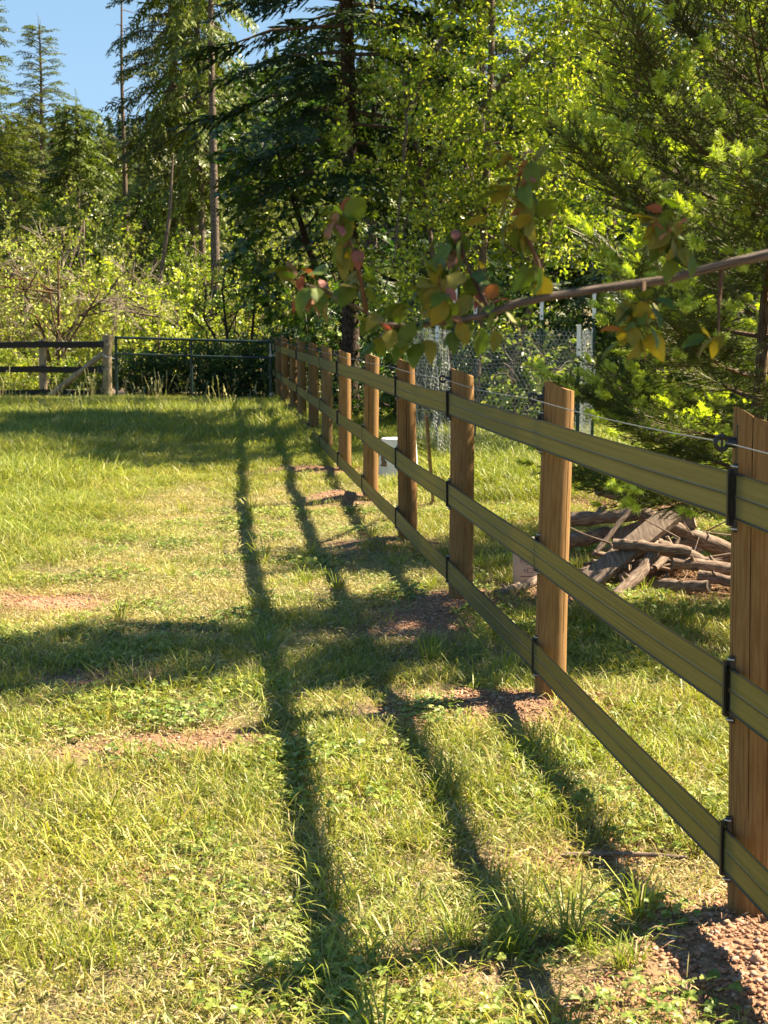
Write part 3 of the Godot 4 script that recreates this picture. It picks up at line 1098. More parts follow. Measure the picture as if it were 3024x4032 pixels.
	for q in bushes:
		var r: float = q[2]
		var h: float = q[3]
		broadleaf("bush", q[5], "bush", under, Vector3(q[0], 0, q[1]), [[Vector3(0, h * 0.55, 0), Vector3(r, h * 0.5, r)], [Vector3(r * 0.5, h * 0.35, 0.2), Vector3(r * 0.7, h * 0.35, r * 0.7)], [Vector3(-r * 0.5, h * 0.3, 0.1), Vector3(r * 0.7, h * 0.3, r * 0.7)]],
			[[Vector3(-0.1, 0, 0), Vector3(-r * 0.4, h * 0.8, 0), 0.035], [Vector3(0.1, 0, 0), Vector3(r * 0.3, h * 0.75, 0.1), 0.03], [Vector3(0, 0, 0.1), Vector3(0, h * 0.9, -0.1), 0.04]], q[4], M.leaf, int(640 * r * h / 3.0), {"stem": "stem", "size": 0.85, "clump": 0.8, "cut": 0.06})
	# twiggy grey bushes with reddish stems at the left
	broadleaf("twiggy_bush", "twiggy bush with reddish stems behind the middle fence post", "bush", under, Vector3(-3.0, 0, -31.6), [[Vector3(0.1, 2.0, 0), Vector3(1.1, 1.1, 0.8)], [Vector3(-0.9, 2.4, 0), Vector3(0.9, 1.0, 0.8)]],
		[[Vector3(0, 0, 0), Vector3(0.15, 2.6, 0), 0.045], [Vector3(0.02, 0.5, 0), Vector3(0.95, 2.0, 0), 0.035], [Vector3(0, 0.4, 0), Vector3(-0.7, 2.5, 0.1), 0.03]], twiggy, M.straw, 150, {"stem": "stem", "bark": lin(1.5, .75, .5), "crook": 0.03, "cut": -0.3})
	broadleaf("twiggy_bush", "pale dead twigs arching over the fence brace", "bush", under, Vector3(-1.9, 0, -32.4), [[Vector3(0.2, 1.9, 0), Vector3(1.0, 0.55, 0.5)]],
		[[Vector3(-1.0, 0.9, 0), Vector3(0.1, 2.15, 0), 0.03], [Vector3(0.1, 2.1, 0), Vector3(1.0, 1.5, 0), 0.02], [Vector3(0.0, 2.1, 0), Vector3(0.5, 2.6, 0), 0.015]], [twiggy[0]], M.straw, 34, {"stem": "stem", "bark": lin(1.8, 1.6, 1.4), "cut": -1.0})
	broadleaf("twiggy_bush", "grey twiggy thicket at the left border behind the fence", "bush", under, Vector3(-4.6, 0, -33.5), [[Vector3(0, 1.9, 0), Vector3(1.3, 1.6, 0.8)]],
		[[Vector3(0, 0, 0), Vector3(0.4, 2.6, 0), 0.03], [Vector3(-0.2, 0, 0), Vector3(-0.6, 2.4, 0), 0.03]], twiggy, M.straw, 130, {"stem": "stem", "cut": -0.3})
	# dark arching shrub right of the gate's middle
	broadleaf("arching_shrub", "dark shrub of arching stems behind the gate", "shrub", under, Vector3(0.55, 0, -31.4), [[Vector3(0.0, 1.4, 0), Vector3(0.9, 0.8, 0.6)], [Vector3(0.5, 2.0, 0), Vector3(0.7, 0.7, 0.5)]],
		[[Vector3(-0.1, 0, 0), Vector3(-0.5, 2.2, 0), 0.035], [Vector3(0, 0, 0), Vector3(-0.1, 2.6, 0), 0.035], [Vector3(0.05, 0, 0), Vector3(0.55, 2.5, 0), 0.04], [Vector3(0.1, 0.4, 0), Vector3(1.2, 1.25, 0), 0.03], [Vector3(-0.1, 0.1, 0), Vector3(-0.9, 1.7, 0), 0.03]], [far_deep[0], far_mid[1]], M.dark_leaf, 150, {"stem": "stem", "bark": lin(.35, .3, .28), "crook": 0.09, "cut": -0.2, "size": 0.75})
	# low dark cover right behind the gate and bright cover behind the left fence
	var lows := [[-1.2, -30.6, 0.8, 0.75, far_deep, M.dark_leaf, "low dark ground shrub behind the hinge-less end of the gate"], [-0.2, -30.5, 0.9, 0.95, far_deep, M.dark_leaf, "low dark shrub behind the middle upright of the gate"], [0.8, -30.3, 0.8, 1.1, far_deep, M.dark_leaf, "dark leafy shrub behind the right half of the gate"], [1.7, -29.8, 0.8, 1.25, far_deep, M.dark_leaf, "dark shrub behind the hinge post of the gate"], [-2.5, -30.9, 0.7, 0.6, far_mid, M.leaf, "low leafy shrub behind the fence brace"], [-3.7, -30.9, 0.9, 0.7, far_lime, M.leaf, "low bright shrub behind the lowest rail at the left"], [-5.0, -31.2, 0.9, 0.8, far_mid, M.leaf, "low shrub past the left end of the far fence"]]
	for q in lows:
		broadleaf("low_shrub", q[6], "shrub", "low shrubs along the far fence", Vector3(q[0], 0, q[1]), [[Vector3(0, q[3] * 0.45, 0), Vector3(q[2], q[3] * 0.55, 0.6)]], [[Vector3.ZERO, Vector3(0.1, q[3] * 0.7, 0), 0.02]], q[4], q[5], int(520 * q[2] * q[3]) + 110, {"stem": "stem", "size": 0.6, "cut": -0.3, "limbs": 8})

	# right hand trees
	conifer("conifer", "dark conifer with level boughs behind the maple, its trunk bare near the top", "trees right of the far end of the fence", Vector3(1.95, 0, -21.2), 14.0, 3.1, 2.3, 0.13, {"n": 190, "droop": 0.35, "size": 0.8, "frond": 4, "bark": lin(.4, .36, .34)})
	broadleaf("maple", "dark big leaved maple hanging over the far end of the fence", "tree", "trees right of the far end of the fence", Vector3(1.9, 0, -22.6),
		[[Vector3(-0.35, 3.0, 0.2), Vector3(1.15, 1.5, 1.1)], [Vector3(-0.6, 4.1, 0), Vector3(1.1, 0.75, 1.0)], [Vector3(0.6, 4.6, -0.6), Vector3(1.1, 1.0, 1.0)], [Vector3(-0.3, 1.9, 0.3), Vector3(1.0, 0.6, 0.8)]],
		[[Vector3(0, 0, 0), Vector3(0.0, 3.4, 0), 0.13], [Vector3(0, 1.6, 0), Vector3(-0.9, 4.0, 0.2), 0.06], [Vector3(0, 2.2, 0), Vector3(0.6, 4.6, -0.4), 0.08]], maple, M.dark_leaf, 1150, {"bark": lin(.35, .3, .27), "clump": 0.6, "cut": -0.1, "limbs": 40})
	broadleaf("leafy_tree", "light green small leaved tree behind the wire cage", "tree", "trees right of the far end of the fence", Vector3(3.4, 0, -19.6),
		[[Vector3(0.35, 4.6, 0), Vector3(1.55, 2.6, 1.5)], [Vector3(-0.9, 3.0, 0.3), Vector3(0.95, 1.6, 1.0)], [Vector3(0.9, 3.2, 0.3), Vector3(1.1, 1.6, 1.0)], [Vector3(0.6, 6.8, 0), Vector3(1.6, 1.9, 1.3)], [Vector3(-0.5, 1.7, 0.2), Vector3(0.9, 0.7, 0.7)]],
		[[Vector3(0, 0, 0), Vector3(0.2, 6.4, 0), 0.06], [Vector3(-0.15, 0, 0), Vector3(-0.9, 4.4, 0), 0.045], [Vector3(0.2, 0, 0.1), Vector3(1.2, 5.2, 0), 0.05]], alder, M.leaf, 4300, {"stem": "stem", "clump": 1.1, "cut": 0.0, "limbs": 50, "shell": 0.33, "tone": Color(1.15, 1.12, 1.0)})
	broadleaf("leafy_tree", "yellow green leafy tree behind the tip of the young fir", "tree", "trees right of the far end of the fence", Vector3(5.25, 0, -17.2),
		[[Vector3(0, 4.6, 0), Vector3(1.4, 2.0, 1.2)], [Vector3(-0.7, 5.6, 0), Vector3(1.2, 1.3, 1.0)]],
		[[Vector3(0, 0, 0), Vector3(0.1, 6.0, 0), 0.06], [Vector3(0, 1, 0), Vector3(-0.9, 5.4, 0), 0.04]], alder, M.leaf, 2100, {"stem": "stem", "clump": 1.1, "cut": 0.0, "shell": 0.33, "tone": Color(1.2, 1.15, 1.0)})
	for q in [[7.2, -20.9, 5.8, 2.5, "low dense conifer added for its shade right of the yellow green leafy tree"], [4.8, -27, 11.0, 2.4, "dark conifer deep behind the light green tree"], [7.6, -29, 12.0, 2.6, "dark conifer in the shade at the right border"], [9.6, -24.5, 10.0, 2.4, "shaded conifer past the right border behind the young fir"], [3.3, -31, 9.5, 2.2, "conifer filling the gap behind the wire cage"], [6.3, -38, 12.0, 2.6, "conifer of the dark stand behind the wire cage"], [11.0, -36, 12.0, 2.8, "conifer at the back of the stand on the right"]]:  # the low dense conifer is added to shade the ground behind the cage
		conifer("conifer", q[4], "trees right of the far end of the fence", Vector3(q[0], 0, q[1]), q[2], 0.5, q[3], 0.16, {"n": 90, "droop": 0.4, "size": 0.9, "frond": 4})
	# shaded undergrowth between the fence and the trees
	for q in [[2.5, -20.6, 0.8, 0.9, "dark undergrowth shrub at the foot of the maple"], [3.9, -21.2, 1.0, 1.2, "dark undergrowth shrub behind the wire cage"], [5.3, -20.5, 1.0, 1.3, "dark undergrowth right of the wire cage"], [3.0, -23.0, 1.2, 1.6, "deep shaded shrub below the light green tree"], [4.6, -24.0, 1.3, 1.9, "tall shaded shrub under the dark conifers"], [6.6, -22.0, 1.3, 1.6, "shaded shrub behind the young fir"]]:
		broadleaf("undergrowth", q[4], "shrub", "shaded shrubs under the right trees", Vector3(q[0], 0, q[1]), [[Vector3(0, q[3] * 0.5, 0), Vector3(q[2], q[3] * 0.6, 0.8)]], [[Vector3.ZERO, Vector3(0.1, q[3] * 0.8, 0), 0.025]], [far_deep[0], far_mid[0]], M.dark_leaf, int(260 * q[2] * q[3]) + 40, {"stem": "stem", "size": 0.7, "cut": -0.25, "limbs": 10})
	# young firs
	var sprays := [needle_spray(), needle_spray(), needle_spray()]
	var tufts := [shoot_tuft(), shoot_tuft()]
	young_fir("young_fir", "young fir with lime new shoots standing over the woodpile", Vector3(2.66, 0, -7.42), 5.3, 1.12, 74, sprays, tufts, Vector3(0.25, 0, 0))
	young_fir("young_fir", "low bushy young fir behind the woodpile, shorter than the first", Vector3(3.75, 0, -10.0), 2.9, 1.35, 46, sprays, tufts, Vector3.ZERO, 1.0)


# ------------------------------------------------------------------ fence
func post_mesh(h: float, r: float, slope: float, checks: Array, turn: float, tint := Color.WHITE, deep := 0.25, wob := 0.012) -> ArrayMesh:
	# round post with drying cracks as real grooves and a slanted sawn top; foot below ground
	var b := MB.new()
	var ang := []
	var dip := []
	for k in 30:
		ang.append(TAU * k / 30.0)
		dip.append(0.0)
	for q in checks:
		for e in [[-0.035, 0.0], [0.0, q[1]], [0.035, 0.0]]:
			ang.append(fposmod(q[0] + e[0], TAU))
			dip.append(e[1])
	var order := range(ang.size())
	order.sort_custom(func(i: int, j: int) -> bool: return ang[i] < ang[j])
	var rows := []
	var nr := []
	var ys := [-deep, 0.0, 0.06, 0.25, 0.5, 0.75, 0.95, 1.0 * h - 0.07, h]
	ys.sort()
	var s := ang.size()
	for j in ys.size():
		var y: float = ys[j]
		var row := []
		var nn := []
		var cx: float = wob * sin(y * 2.3 + turn) * 0.5
		var cz: float = wob * cos(y * 1.7 + turn) * 0.5
		for i in s:
			var a: float = ang[order[i]]
			var bump := 1.0 + 0.018 * lump.get_noise_3d(cos(a) * 3.0 + turn * 9.0, y * 2.0, sin(a) * 3.0)
			var rr: float = (r * bump - dip[order[i]] * smoothstep(0.1, 0.5, y / h) * (0.35 if y > h - 0.01 else 1.0)) * (1.0 + 0.04 * (1.0 - y / h))
			var p := Vector3(cos(a) * rr + cx, y, sin(a) * rr + cz)
			if j >= ys.size() - 2:
				p.y -= slope * (cos(a) * rr + r * 0.2) + 0.004 * sin(a * 3.0 + turn)
			if j == ys.size() - 1:
				p.x = cx + (p.x - cx) * 0.975
				p.z = cz + (p.z - cz) * 0.975
			row.append(p)
			nn.append(Vector3(cos(a), 0, sin(a)))
		rows.append(row)
		nr.append(nn)
	for j in ys.size() - 1:
		for i in s:
			var k := (i + 1) % s
			var u0: float = ang[order[i]] / TAU
			var u1: float = ang[order[k]] / TAU if k > 0 else 1.0 + ang[order[0]] / TAU
			var flat: bool = dip[order[i]] > 0.0 or dip[order[k]] > 0.0
			var fn: Vector3 = (rows[j + 1][i] - rows[j][i]).cross(rows[j][k] - rows[j][i]).normalized()
			var q := [fn, fn, fn, fn] if flat else [nr[j][k], nr[j][i], nr[j + 1][i], nr[j + 1][k]]
			b.squad([rows[j][k], rows[j][i], rows[j + 1][i], rows[j + 1][k]], q, [Vector2(u1, ys[j]), Vector2(u0, ys[j]), Vector2(u0, ys[j + 1]), Vector2(u1, ys[j + 1])], tint)
	var top: Array = rows[ys.size() - 1]
	var mid := Vector3.ZERO
	for p in top:
		mid += p
	mid /= top.size()
	for i in s:
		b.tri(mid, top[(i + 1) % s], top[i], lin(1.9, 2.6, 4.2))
	return b.mesh()


func rail_mesh(path: Array, body := lin(.2, .184, .068), half := 0.056) -> ArrayMesh:
	# ribbed polymer rail: flat band with three embedded cords, swept along the path
	var b := MB.new()
	var prof := []
	var cols := []
	
	for k in 41:
		var t := k / 40.0 * 2.0 - 1.0
		var y := t * half
		var th := 0.0014
		var dark := false
		for cy in [-0.93, 0.0, 0.93]:
			var e := absf(t - cy) / 0.07
			if e < 1.0:
				th += 0.0026 * sqrt(1.0 - e * e)
				dark = e < 0.55
		var rib := 0.00025 * sin(t * 26.0)
		prof.append([y, th + rib])
		cols.append(shade(body, 0.2) if dark else shade(body, 1.0 + 0.05 * sin(t * 17.0 + 1.0)))
	var run := 0.0
	var m := path.size()
	for i in m - 1:
		var a: Vector3 = path[i]
		var c: Vector3 = path[i + 1]
		var d := (c - a).normalized()
		var out := Vector3.UP.cross(d).normalized()
		var l := (c - a).length()
		for side in [1.0, -1.0]:
			for k in 40:
				var p0: Array = prof[k]
				var p1: Array = prof[k + 1]
				var w0: Vector3 = a + Vector3.UP * p0[0] + out * p0[1] * side
				var w1: Vector3 = a + Vector3.UP * p1[0] + out * p1[1] * side
				var w2: Vector3 = c + Vector3.UP * p1[0] + out * p1[1] * side
				var w3: Vector3 = c + Vector3.UP * p0[0] + out * p0[1] * side
				var fn: Vector3 = (w3 - w0).cross(w1 - w0).normalized()
				if fn.dot(out * side) < 0.0:
					fn = -fn
				var t := [Vector2(k / 40.0, run), Vector2((k + 1) / 40.0, run), Vector2((k + 1) / 40.0, run + l), Vector2(k / 40.0, run + l)]
				if side > 0.0:
					b.squad([w0, w1, w2, w3], [fn, fn, fn, fn], t, cols[k])
				else:
					b.squad([w0, w3, w2, w1], [fn, fn, fn, fn], [t[0], t[3], t[2], t[1]], cols[k])
		run += l
	return b.mesh()


func sagging(pts: Array, sag: float) -> Array:
	var out := []
	for i in pts.size() - 1:
		var own := sag * (0.6 + 1.1 * absf(sin(i * 5.3 + pts[0].y * 40.0)))
		for k in 6:
			var t := k / 6.0
			out.append(pts[i].lerp(pts[i + 1], t) - Vector3.UP * own * 4.0 * t * (1.0 - t))
	out.append(pts[-1])
	return out


func bracket_mesh() -> ArrayMesh:
	var b := MB.new()
	b.box(Vector3(-0.0085, 0, 0), Vector3(0.006, 0.132, 0.011))
	b.box(Vector3(0.0, 0.064, 0), Vector3(0.014, 0.008, 0.013))
	b.box(Vector3(0.0, -0.064, 0), Vector3(0.014, 0.008, 0.013))
	b.box(Vector3(0.006, 0, 0.009), Vector3(0.012, 0.164, 0.014))
	b.box(Vector3(-0.004, 0.0, -0.0075), Vector3(0.012, 0.134, 0.004))
	return b.mesh()


func staple_mesh() -> ArrayMesh:
	var b := MB.new()
	b.tube([Vector3(0.006, 0, 0.006), Vector3(-0.007, 0.002, 0.006), Vector3(-0.007, 0.002, 0.018), Vector3(0.006, 0, 0.018)], [0.0022, 0.0022, 0.0022, 0.0022], 6, Color.WHITE)
	return b.mesh()


func insulator_mesh() -> ArrayMesh:
	var b := MB.new()
	b.box(Vector3(0.006, 0, 0), Vector3(0.012, 0.085, 0.026))
	b.tube([Vector3(0.004, 0, 0), Vector3(-0.02, 0, 0)], [0.013, 0.011], 12, Color.WHITE)
	var ring := []
	var rr := []
	for k in 11:
		var a := TAU * k / 12.0 + 0.6
		ring.append(Vector3(-0.034 + 0.016 * cos(a), 0.016 * sin(a), 0.004 * sin(a * 0.5)))
		rr.append(0.0058)
	b.tube(ring, rr, 8, Color.WHITE)
	b.tube([Vector3(-0.034, -0.024, 0.006), Vector3(-0.034, 0.026, 0.006)], [0.003, 0.003], 6, Color.WHITE)
	return b.mesh()


func twisted_wire(path: Array, r: float) -> ArrayMesh:
	var b := MB.new()
	var rad := []
	for p in path:
		rad.append(r)
	b.tube(path, rad, 6, Color.WHITE)
	return b.mesh()


func main_fence() -> void:
	var root := thing("rail_fence", "olive three rail polymer fence on round brown posts running down the right side", "fence", Vector3(FENCE_X, 0, 0))
	var rails := [1.055, 0.592, 0.195]
	var face := -0.064
	var br := bracket_mesh()
	var stp := staple_mesh()
	var ins := insulator_mesh()
	for i in POST_Z.size():
		var z: float = POST_Z[i]
		var g := gh(FENCE_X, z)
		var turn := i * 1.9
		var checks := [[2.75 + 0.5 * sin(i * 3.1), 0.02], [1.2 + sin(i * 1.7), 0.016], [4.6 + sin(i * 2.3), 0.014]]
		if i == 1:
			checks = [[3.0, 0.022], [2.1, 0.016], [1.35, 0.02]]
		var p := part("post", post_mesh(POST_TOP[i] - g, 0.0595 + 0.002 * sin(i * 5.0), 0.4 + 0.08 * sin(i * 2.0), checks, turn, shade(Color(1, 1.0 + 0.06 * sin(i * 2.9), 1.0 + 0.16 * sin(i * 2.9)), 1.0 + 0.17 * sin(i * 1.7 + 4.2))), M.post, root, Vector3(0, g, z), Basis(Vector3.FORWARD, 0.012 * sin(i * 4.0)) * Basis(Vector3.RIGHT, 0.009 * sin(i * 2.6)))
		for y in rails:
			part("rail_bracket", br, M.black, p, Vector3(face - 0.004, y - g, 0))
			for e in [-0.074, 0.074]:
				part("staple", stp, M.steel, p, Vector3(face - 0.002, y - g + e, 0))
		part("insulator", ins, M.black, p, Vector3(face + 0.002, 1.185 - g, 0))
	for k in 3:
		var pts := []
		for i in POST_Z.size():
			pts.append(Vector3(face - 0.007, rails[k] + 0.004 * sin(i * 2.7 + k), POST_Z[i]))
		pts.append(Vector3(face - 0.007, rails[k], -28.85))
		part("rail", rail_mesh(sagging(pts, 0.0045)), M.tape, root)
	var w := []
	for i in POST_Z.size():
		w.append(Vector3(face - 0.034, 1.185, POST_Z[i]))
	part("wire", twisted_wire(sagging(w, 0.008), 0.0015), M.wire, root)


func far_fence() -> void:
	var root := thing("side_fence", "three rail fence, its rails coloured dark for shade, with a braced end post left of the gate", "fence", Vector3(0, 0, 0))
	var checks := [[2.0, 0.012], [4.0, 0.01]]
	var zl := -28.95
	for q in [[-1.775, zl, 1.27, 0.083], [-2.95, -29.15, 1.19, 0.068], [-5.1, -29.5, 1.2, 0.068], [-7.3, -29.9, 1.2, 0.068], [-9.6, -30.3, 1.2, 0.068]]:
		var g := gh(q[0], q[1])
		var p := part("post", post_mesh(q[2] - g, q[3], 0.05, checks, q[0]), M.old_post, root, Vector3(q[0], g, q[1]))
		for y in [1.1, 0.65, 0.225]:
			if q[0] < -2.0:
				part("rail_bracket", bracket_mesh(), M.black, p, Vector3(0, y - g, q[3] + 0.006), Basis(Vector3.UP, PI / 2))
			else:
				var bolt := MB.new()
				bolt.tube([Vector3(0, 0, 0), Vector3(0, 0, 0.022)], [0.014, 0.012], 10, Color.WHITE)
				part("bolt", bolt.mesh(), M.steel, p, Vector3(0.01, y - g, q[3] - 0.006))
				var ten := MB.new()
				ten.box(Vector3(-0.075, 0, 0.035), Vector3(0.07, 0.13, 0.05))
				part("rail_end", ten.mesh(), M.black, p, Vector3(-0.03, y - g, 0.02))
		if q[0] > -4.0:
			part("insulator", insulator_mesh(), M.black, p, Vector3(0, 1.17 - g, q[3] - 0.004), Basis(Vector3.UP, PI / 2))
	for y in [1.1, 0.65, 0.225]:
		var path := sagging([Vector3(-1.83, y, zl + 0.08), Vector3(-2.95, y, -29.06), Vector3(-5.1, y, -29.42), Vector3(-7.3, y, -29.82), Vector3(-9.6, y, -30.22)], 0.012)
		part("rail", rail_mesh(path, lin(.016, .014, .01)), M.shaded_tape, root)  # same tape as the near rails, shade put into its dark colour
	var br := MB.new()
	br.tube([Vector3(-1.84, 0.93, zl), Vector3(-2.3, 0.57, zl - 0.03), Vector3(-2.82, 0.16, zl - 0.06)], [0.055, 0.057, 0.058], 14, Color.WHITE, 0.015, rng)
	part("brace", br.mesh(), M.old_post, root)
	part("wire", twisted_wire(sagging([Vector3(-1.8, 1.17, zl + 0.1), Vector3(-2.95, 1.17, -29.05), Vector3(-5.1, 1.17, -29.4)], 0.02), 0.002), M.wire, root)
	# pale cord from post to gate
	solid("cord", twisted_wire(sagging([Vector3(-1.86, 0.93, zl + 0.075), Vector3(-1.7, 0.87, zl + 0.13), Vector3(-1.5, 0.86, -28.78)], 0.02), 0.0045), M.white_paint, "pale cord tying the gate to the braced post", "cord")


func bar(a: Vector3, c: Vector3, r: float) -> ArrayMesh:
	var b := MB.new()
	b.tube([a, c], [r, r], 12, Color.WHITE)
	return b.mesh()


func gate() -> void:
	var root := thing("tube_gate", "dark green tubular farm gate between the braced post and the brown fence", "gate", Vector3(0, 0, -28.75))
	var xl := -1.6
	var xr := 1.2
	var drop := func(x: float) -> float: return lerpf(0.0, -0.085, (x - xl) / (xr - xl))
	var P := func(x: float, y: float) -> Vector3: return Vector3(x, y + drop.call(x), 0)
	part("top_bar", bar(P.call(xl, 1.225), P.call(xr, 1.225), 0.024), M.gate, root)
	part("middle_bar", bar(P.call(xl, 0.93), P.call(xr, 0.93), 0.02), M.gate, root)
	part("bottom_bar", bar(P.call(xl, 0.12), P.call(xr, 0.12), 0.024), M.gate, root)
	part("end_upright", bar(P.call(xl, 0.1), P.call(xl, 1.248), 0.027), M.gate, root)
	part("end_upright", bar(P.call(xr, 0.1), P.call(xr, 1.248), 0.024), M.gate, root)
	part("middle_upright", bar(P.call(-0.24, 0.13), P.call(-0.24, 1.215), 0.024), M.gate, root)
	for y in [0.98, 0.27]:
		var h := MB.new()
		h.box(Vector3(0, 0, 0.02), Vector3(0.05, 0.05, 0.03))
		h.box(Vector3(0.07, 0, 0.0), Vector3(0.14, 0.018, 0.018))
		part("hinge", h.mesh(), M.steel, root, P.call(xr, y))
	var l := MB.new()
	l.box(Vector3(0, 0, 0.03), Vector3(0.02, 0.2, 0.015))
	part("latch", l.mesh(), M.steel, root, P.call(xr, 1.09))
	# hinge post
	var g := gh(1.36, -28.85)
	solid("gate_post", post_mesh(1.26 - g, 0.075, 0.1, [[2.0, 0.012]], 0.4), M.old_post, "short round hinge post at the right end of the gate", "post", Vector3(1.37, g, -28.85))


# ------------------------------------------------------------------ things right of the fence
func cage() -> void:
	var root := thing("wire_cage", "square chicken wire cage on metal stakes behind the fence", "cage")
	var c := [Vector3(2.36, 0, -14.85), Vector3(3.38, 0, -13.9), Vector3(4.15, 0, -16.4), Vector3(2.24, 0, -17.2)]
	var stakes := [[c[0] + Vector3(0.06, 0, -0.15), 1.74], [c[1], 1.4], [c[2], 1.75], [Vector3(2.95, 0, -16.9), 1.79], [Vector3(3.6, 0, -16.5), 1.73], [Vector3(2.55, 0, -17.05), 1.5]]
	for s in stakes:
		var p: Vector3 = s[0]
		var g := gh(p.x, p.z)
		var b := MB.new()
		var h: float = s[1]
		b.box(Vector3(0, (h - 0.33) * 0.5 - 0.1, 0), Vector3(0.034, h - 0.13, 0.006))
		b.box(Vector3(0, (h - 0.33) * 0.5 - 0.1, -0.019), Vector3(0.006, h - 0.13, 0.032))
		for k in int(h * 14):
			b.box(Vector3(0, 0.1 + k * 0.06, 0.008), Vector3(0.014, 0.018, 0.01))
		var st := part("stake", b.mesh(), M.t_post, root, Vector3(p.x, g, p.z))
		var w := MB.new()
		w.box(Vector3(0, h - 0.14, 0), Vector3(0.037, 0.3, 0.009))
		w.box(Vector3(0, h - 0.14, -0.02), Vector3(0.009, 0.3, 0.034))
		part("white_tip", w.mesh(), M.white_paint, st)
	for i in 4:
		var a: Vector3 = c[i]
		var d: Vector3 = c[(i + 1) % 4]
		part("netting", net_mesh(a, d, 1.34, 0.052), M.netting, root).set_meta("kind", "stuff")
	# gathered loose edge of the netting
	var e := MB.new()
	for k in 4:
		var pts := []
		var rad := []
		for j in 16:
			pts.append(c[0] + Vector3(rng.randf_range(-0.05, 0.03), 0.05 + j * 0.07, rng.randf_range(-0.02, 0.04)))
			rad.append(0.0014)
		e.tube(pts, rad, 3, Color.WHITE, 0.0, null, false)
	part("netting", e.mesh(), M.netting, root).set_meta("kind", "stuff")
	# sapling inside
	var tw := leaf_twig(12, 0.3, 0.07, 0.5, [lin(.2, .26, .08), lin(.28, .3, .12), lin(.14, .2, .05)])
	broadleaf("sapling", "leafy sapling inside the wire cage", "plant", "", Vector3(3.25, 0, -15.6), [[Vector3(0, 0.95, 0), Vector3(0.45, 0.4, 0.35)], [Vector3(0.1, 0.5, 0), Vector3(0.3, 0.3, 0.3)]], [[Vector3.ZERO, Vector3(0.05, 1.2, 0), 0.012], [Vector3.ZERO, Vector3(-0.25, 1.0, 0), 0.009]], [tw], M.leaf, 75, {"stem": "stem", "cut": -1.0, "limbs": 8})


func net_mesh(a: Vector3, c: Vector3, h: float, cell: float) -> ArrayMesh:
	var b := MB.new()
	var l := a.distance_to(c)
	var d := (c - a) / l
	var n := Vector3.UP.cross(d)
	var cols := int(l / (cell * 0.87))
	var rows := int(h / (cell * 0.75))
	var at := func(u: float, y: float) -> Vector3:
		var p := a + d * u
		var bulge := 0.05 * lump.get_noise_2d(u * 2.5 + a.x * 7.0, y * 2.5) + 0.012 * fine.get_noise_2d(u * 9.0, y * 9.0)
		return Vector3(p.x, gh(p.x, p.z) + y + 0.03 * lump.get_noise_2d(u * 3.0, y * 3.0 + 50.0), p.z) + n * bulge
	var seg := func(p: Vector3, q: Vector3) -> void:
		var t := (q - p).normalized()
		var s := n * 0.001
		var o := t.cross(n).normalized() * 0.001
		b.quad(p - o - s * 0.3, q - o - s * 0.3, q + s, p + s, Color.WHITE)
		b.quad(p + s, q + s, q + o - s * 0.3, p + o - s * 0.3, Color.WHITE)
		b.quad(p + o - s * 0.3, q + o - s * 0.3, q - o - s * 0.3, p - o - s * 0.3, Color.WHITE)
	var w := cell * 0.87
	for j in rows:
		for i in cols:
			var u := (i + (0.5 if j % 2 else 0.0)) * w
			var y := 0.02 + j * cell * 0.75
			var p0: Vector3 = at.call(u, y)
			var p1: Vector3 = at.call(u + w * 0.5, y + cell * 0.25)
			var p2: Vector3 = at.call(u - w * 0.5, y + cell * 0.25)
			var p3: Vector3 = at.call(u + w * 0.5, y + cell * 0.75)
			seg.call(p0, p1)
			seg.call(p0, p2)
			seg.call(p1, p3)
	return b.mesh()


func log_mesh(l: float, r0: float, r1: float, bend: float, rough := 0.1, cut := true) -> ArrayMesh:
	var b := MB.new()
	var pts := []
	var rad := []
	var q := rdir()
	for i in 9:
		var t := i / 8.0
		pts.append(Vector3(0, 0, (t - 0.5) * l) + Vector3(q.x, q.y * 0.5, 0) * bend * sin(t * PI) + Vector3(rng.randf_range(-1, 1), rng.randf_range(-1, 1), 0) * r0 * 0.12)
		rad.append(lerpf(r0, r1, t) * rng.randf_range(0.9, 1.1))
	b.tube(pts, rad, 11, Color.WHITE, rough, rng, true, lin(1.5, 1.3, 1.0))
	if r0 > 0.03:
		for k in 2:
			var i := 2 + rng.randi() % 5
			var d := Vector3(rng.randf_range(-1, 1), rng.randf_range(0.2, 1), rng.randf_range(-0.6, 0.6)).normalized()
			b.tube([pts[i], pts[i] + d * r0 * 1.5, pts[i] + d * r0 * 2.1], [r0 * 0.4, r0 * 0.3, r0 * 0.22], 6, Color.WHITE, 0.1, rng, true, lin(1.5, 1.3, 1.0))
	return b.mesh()


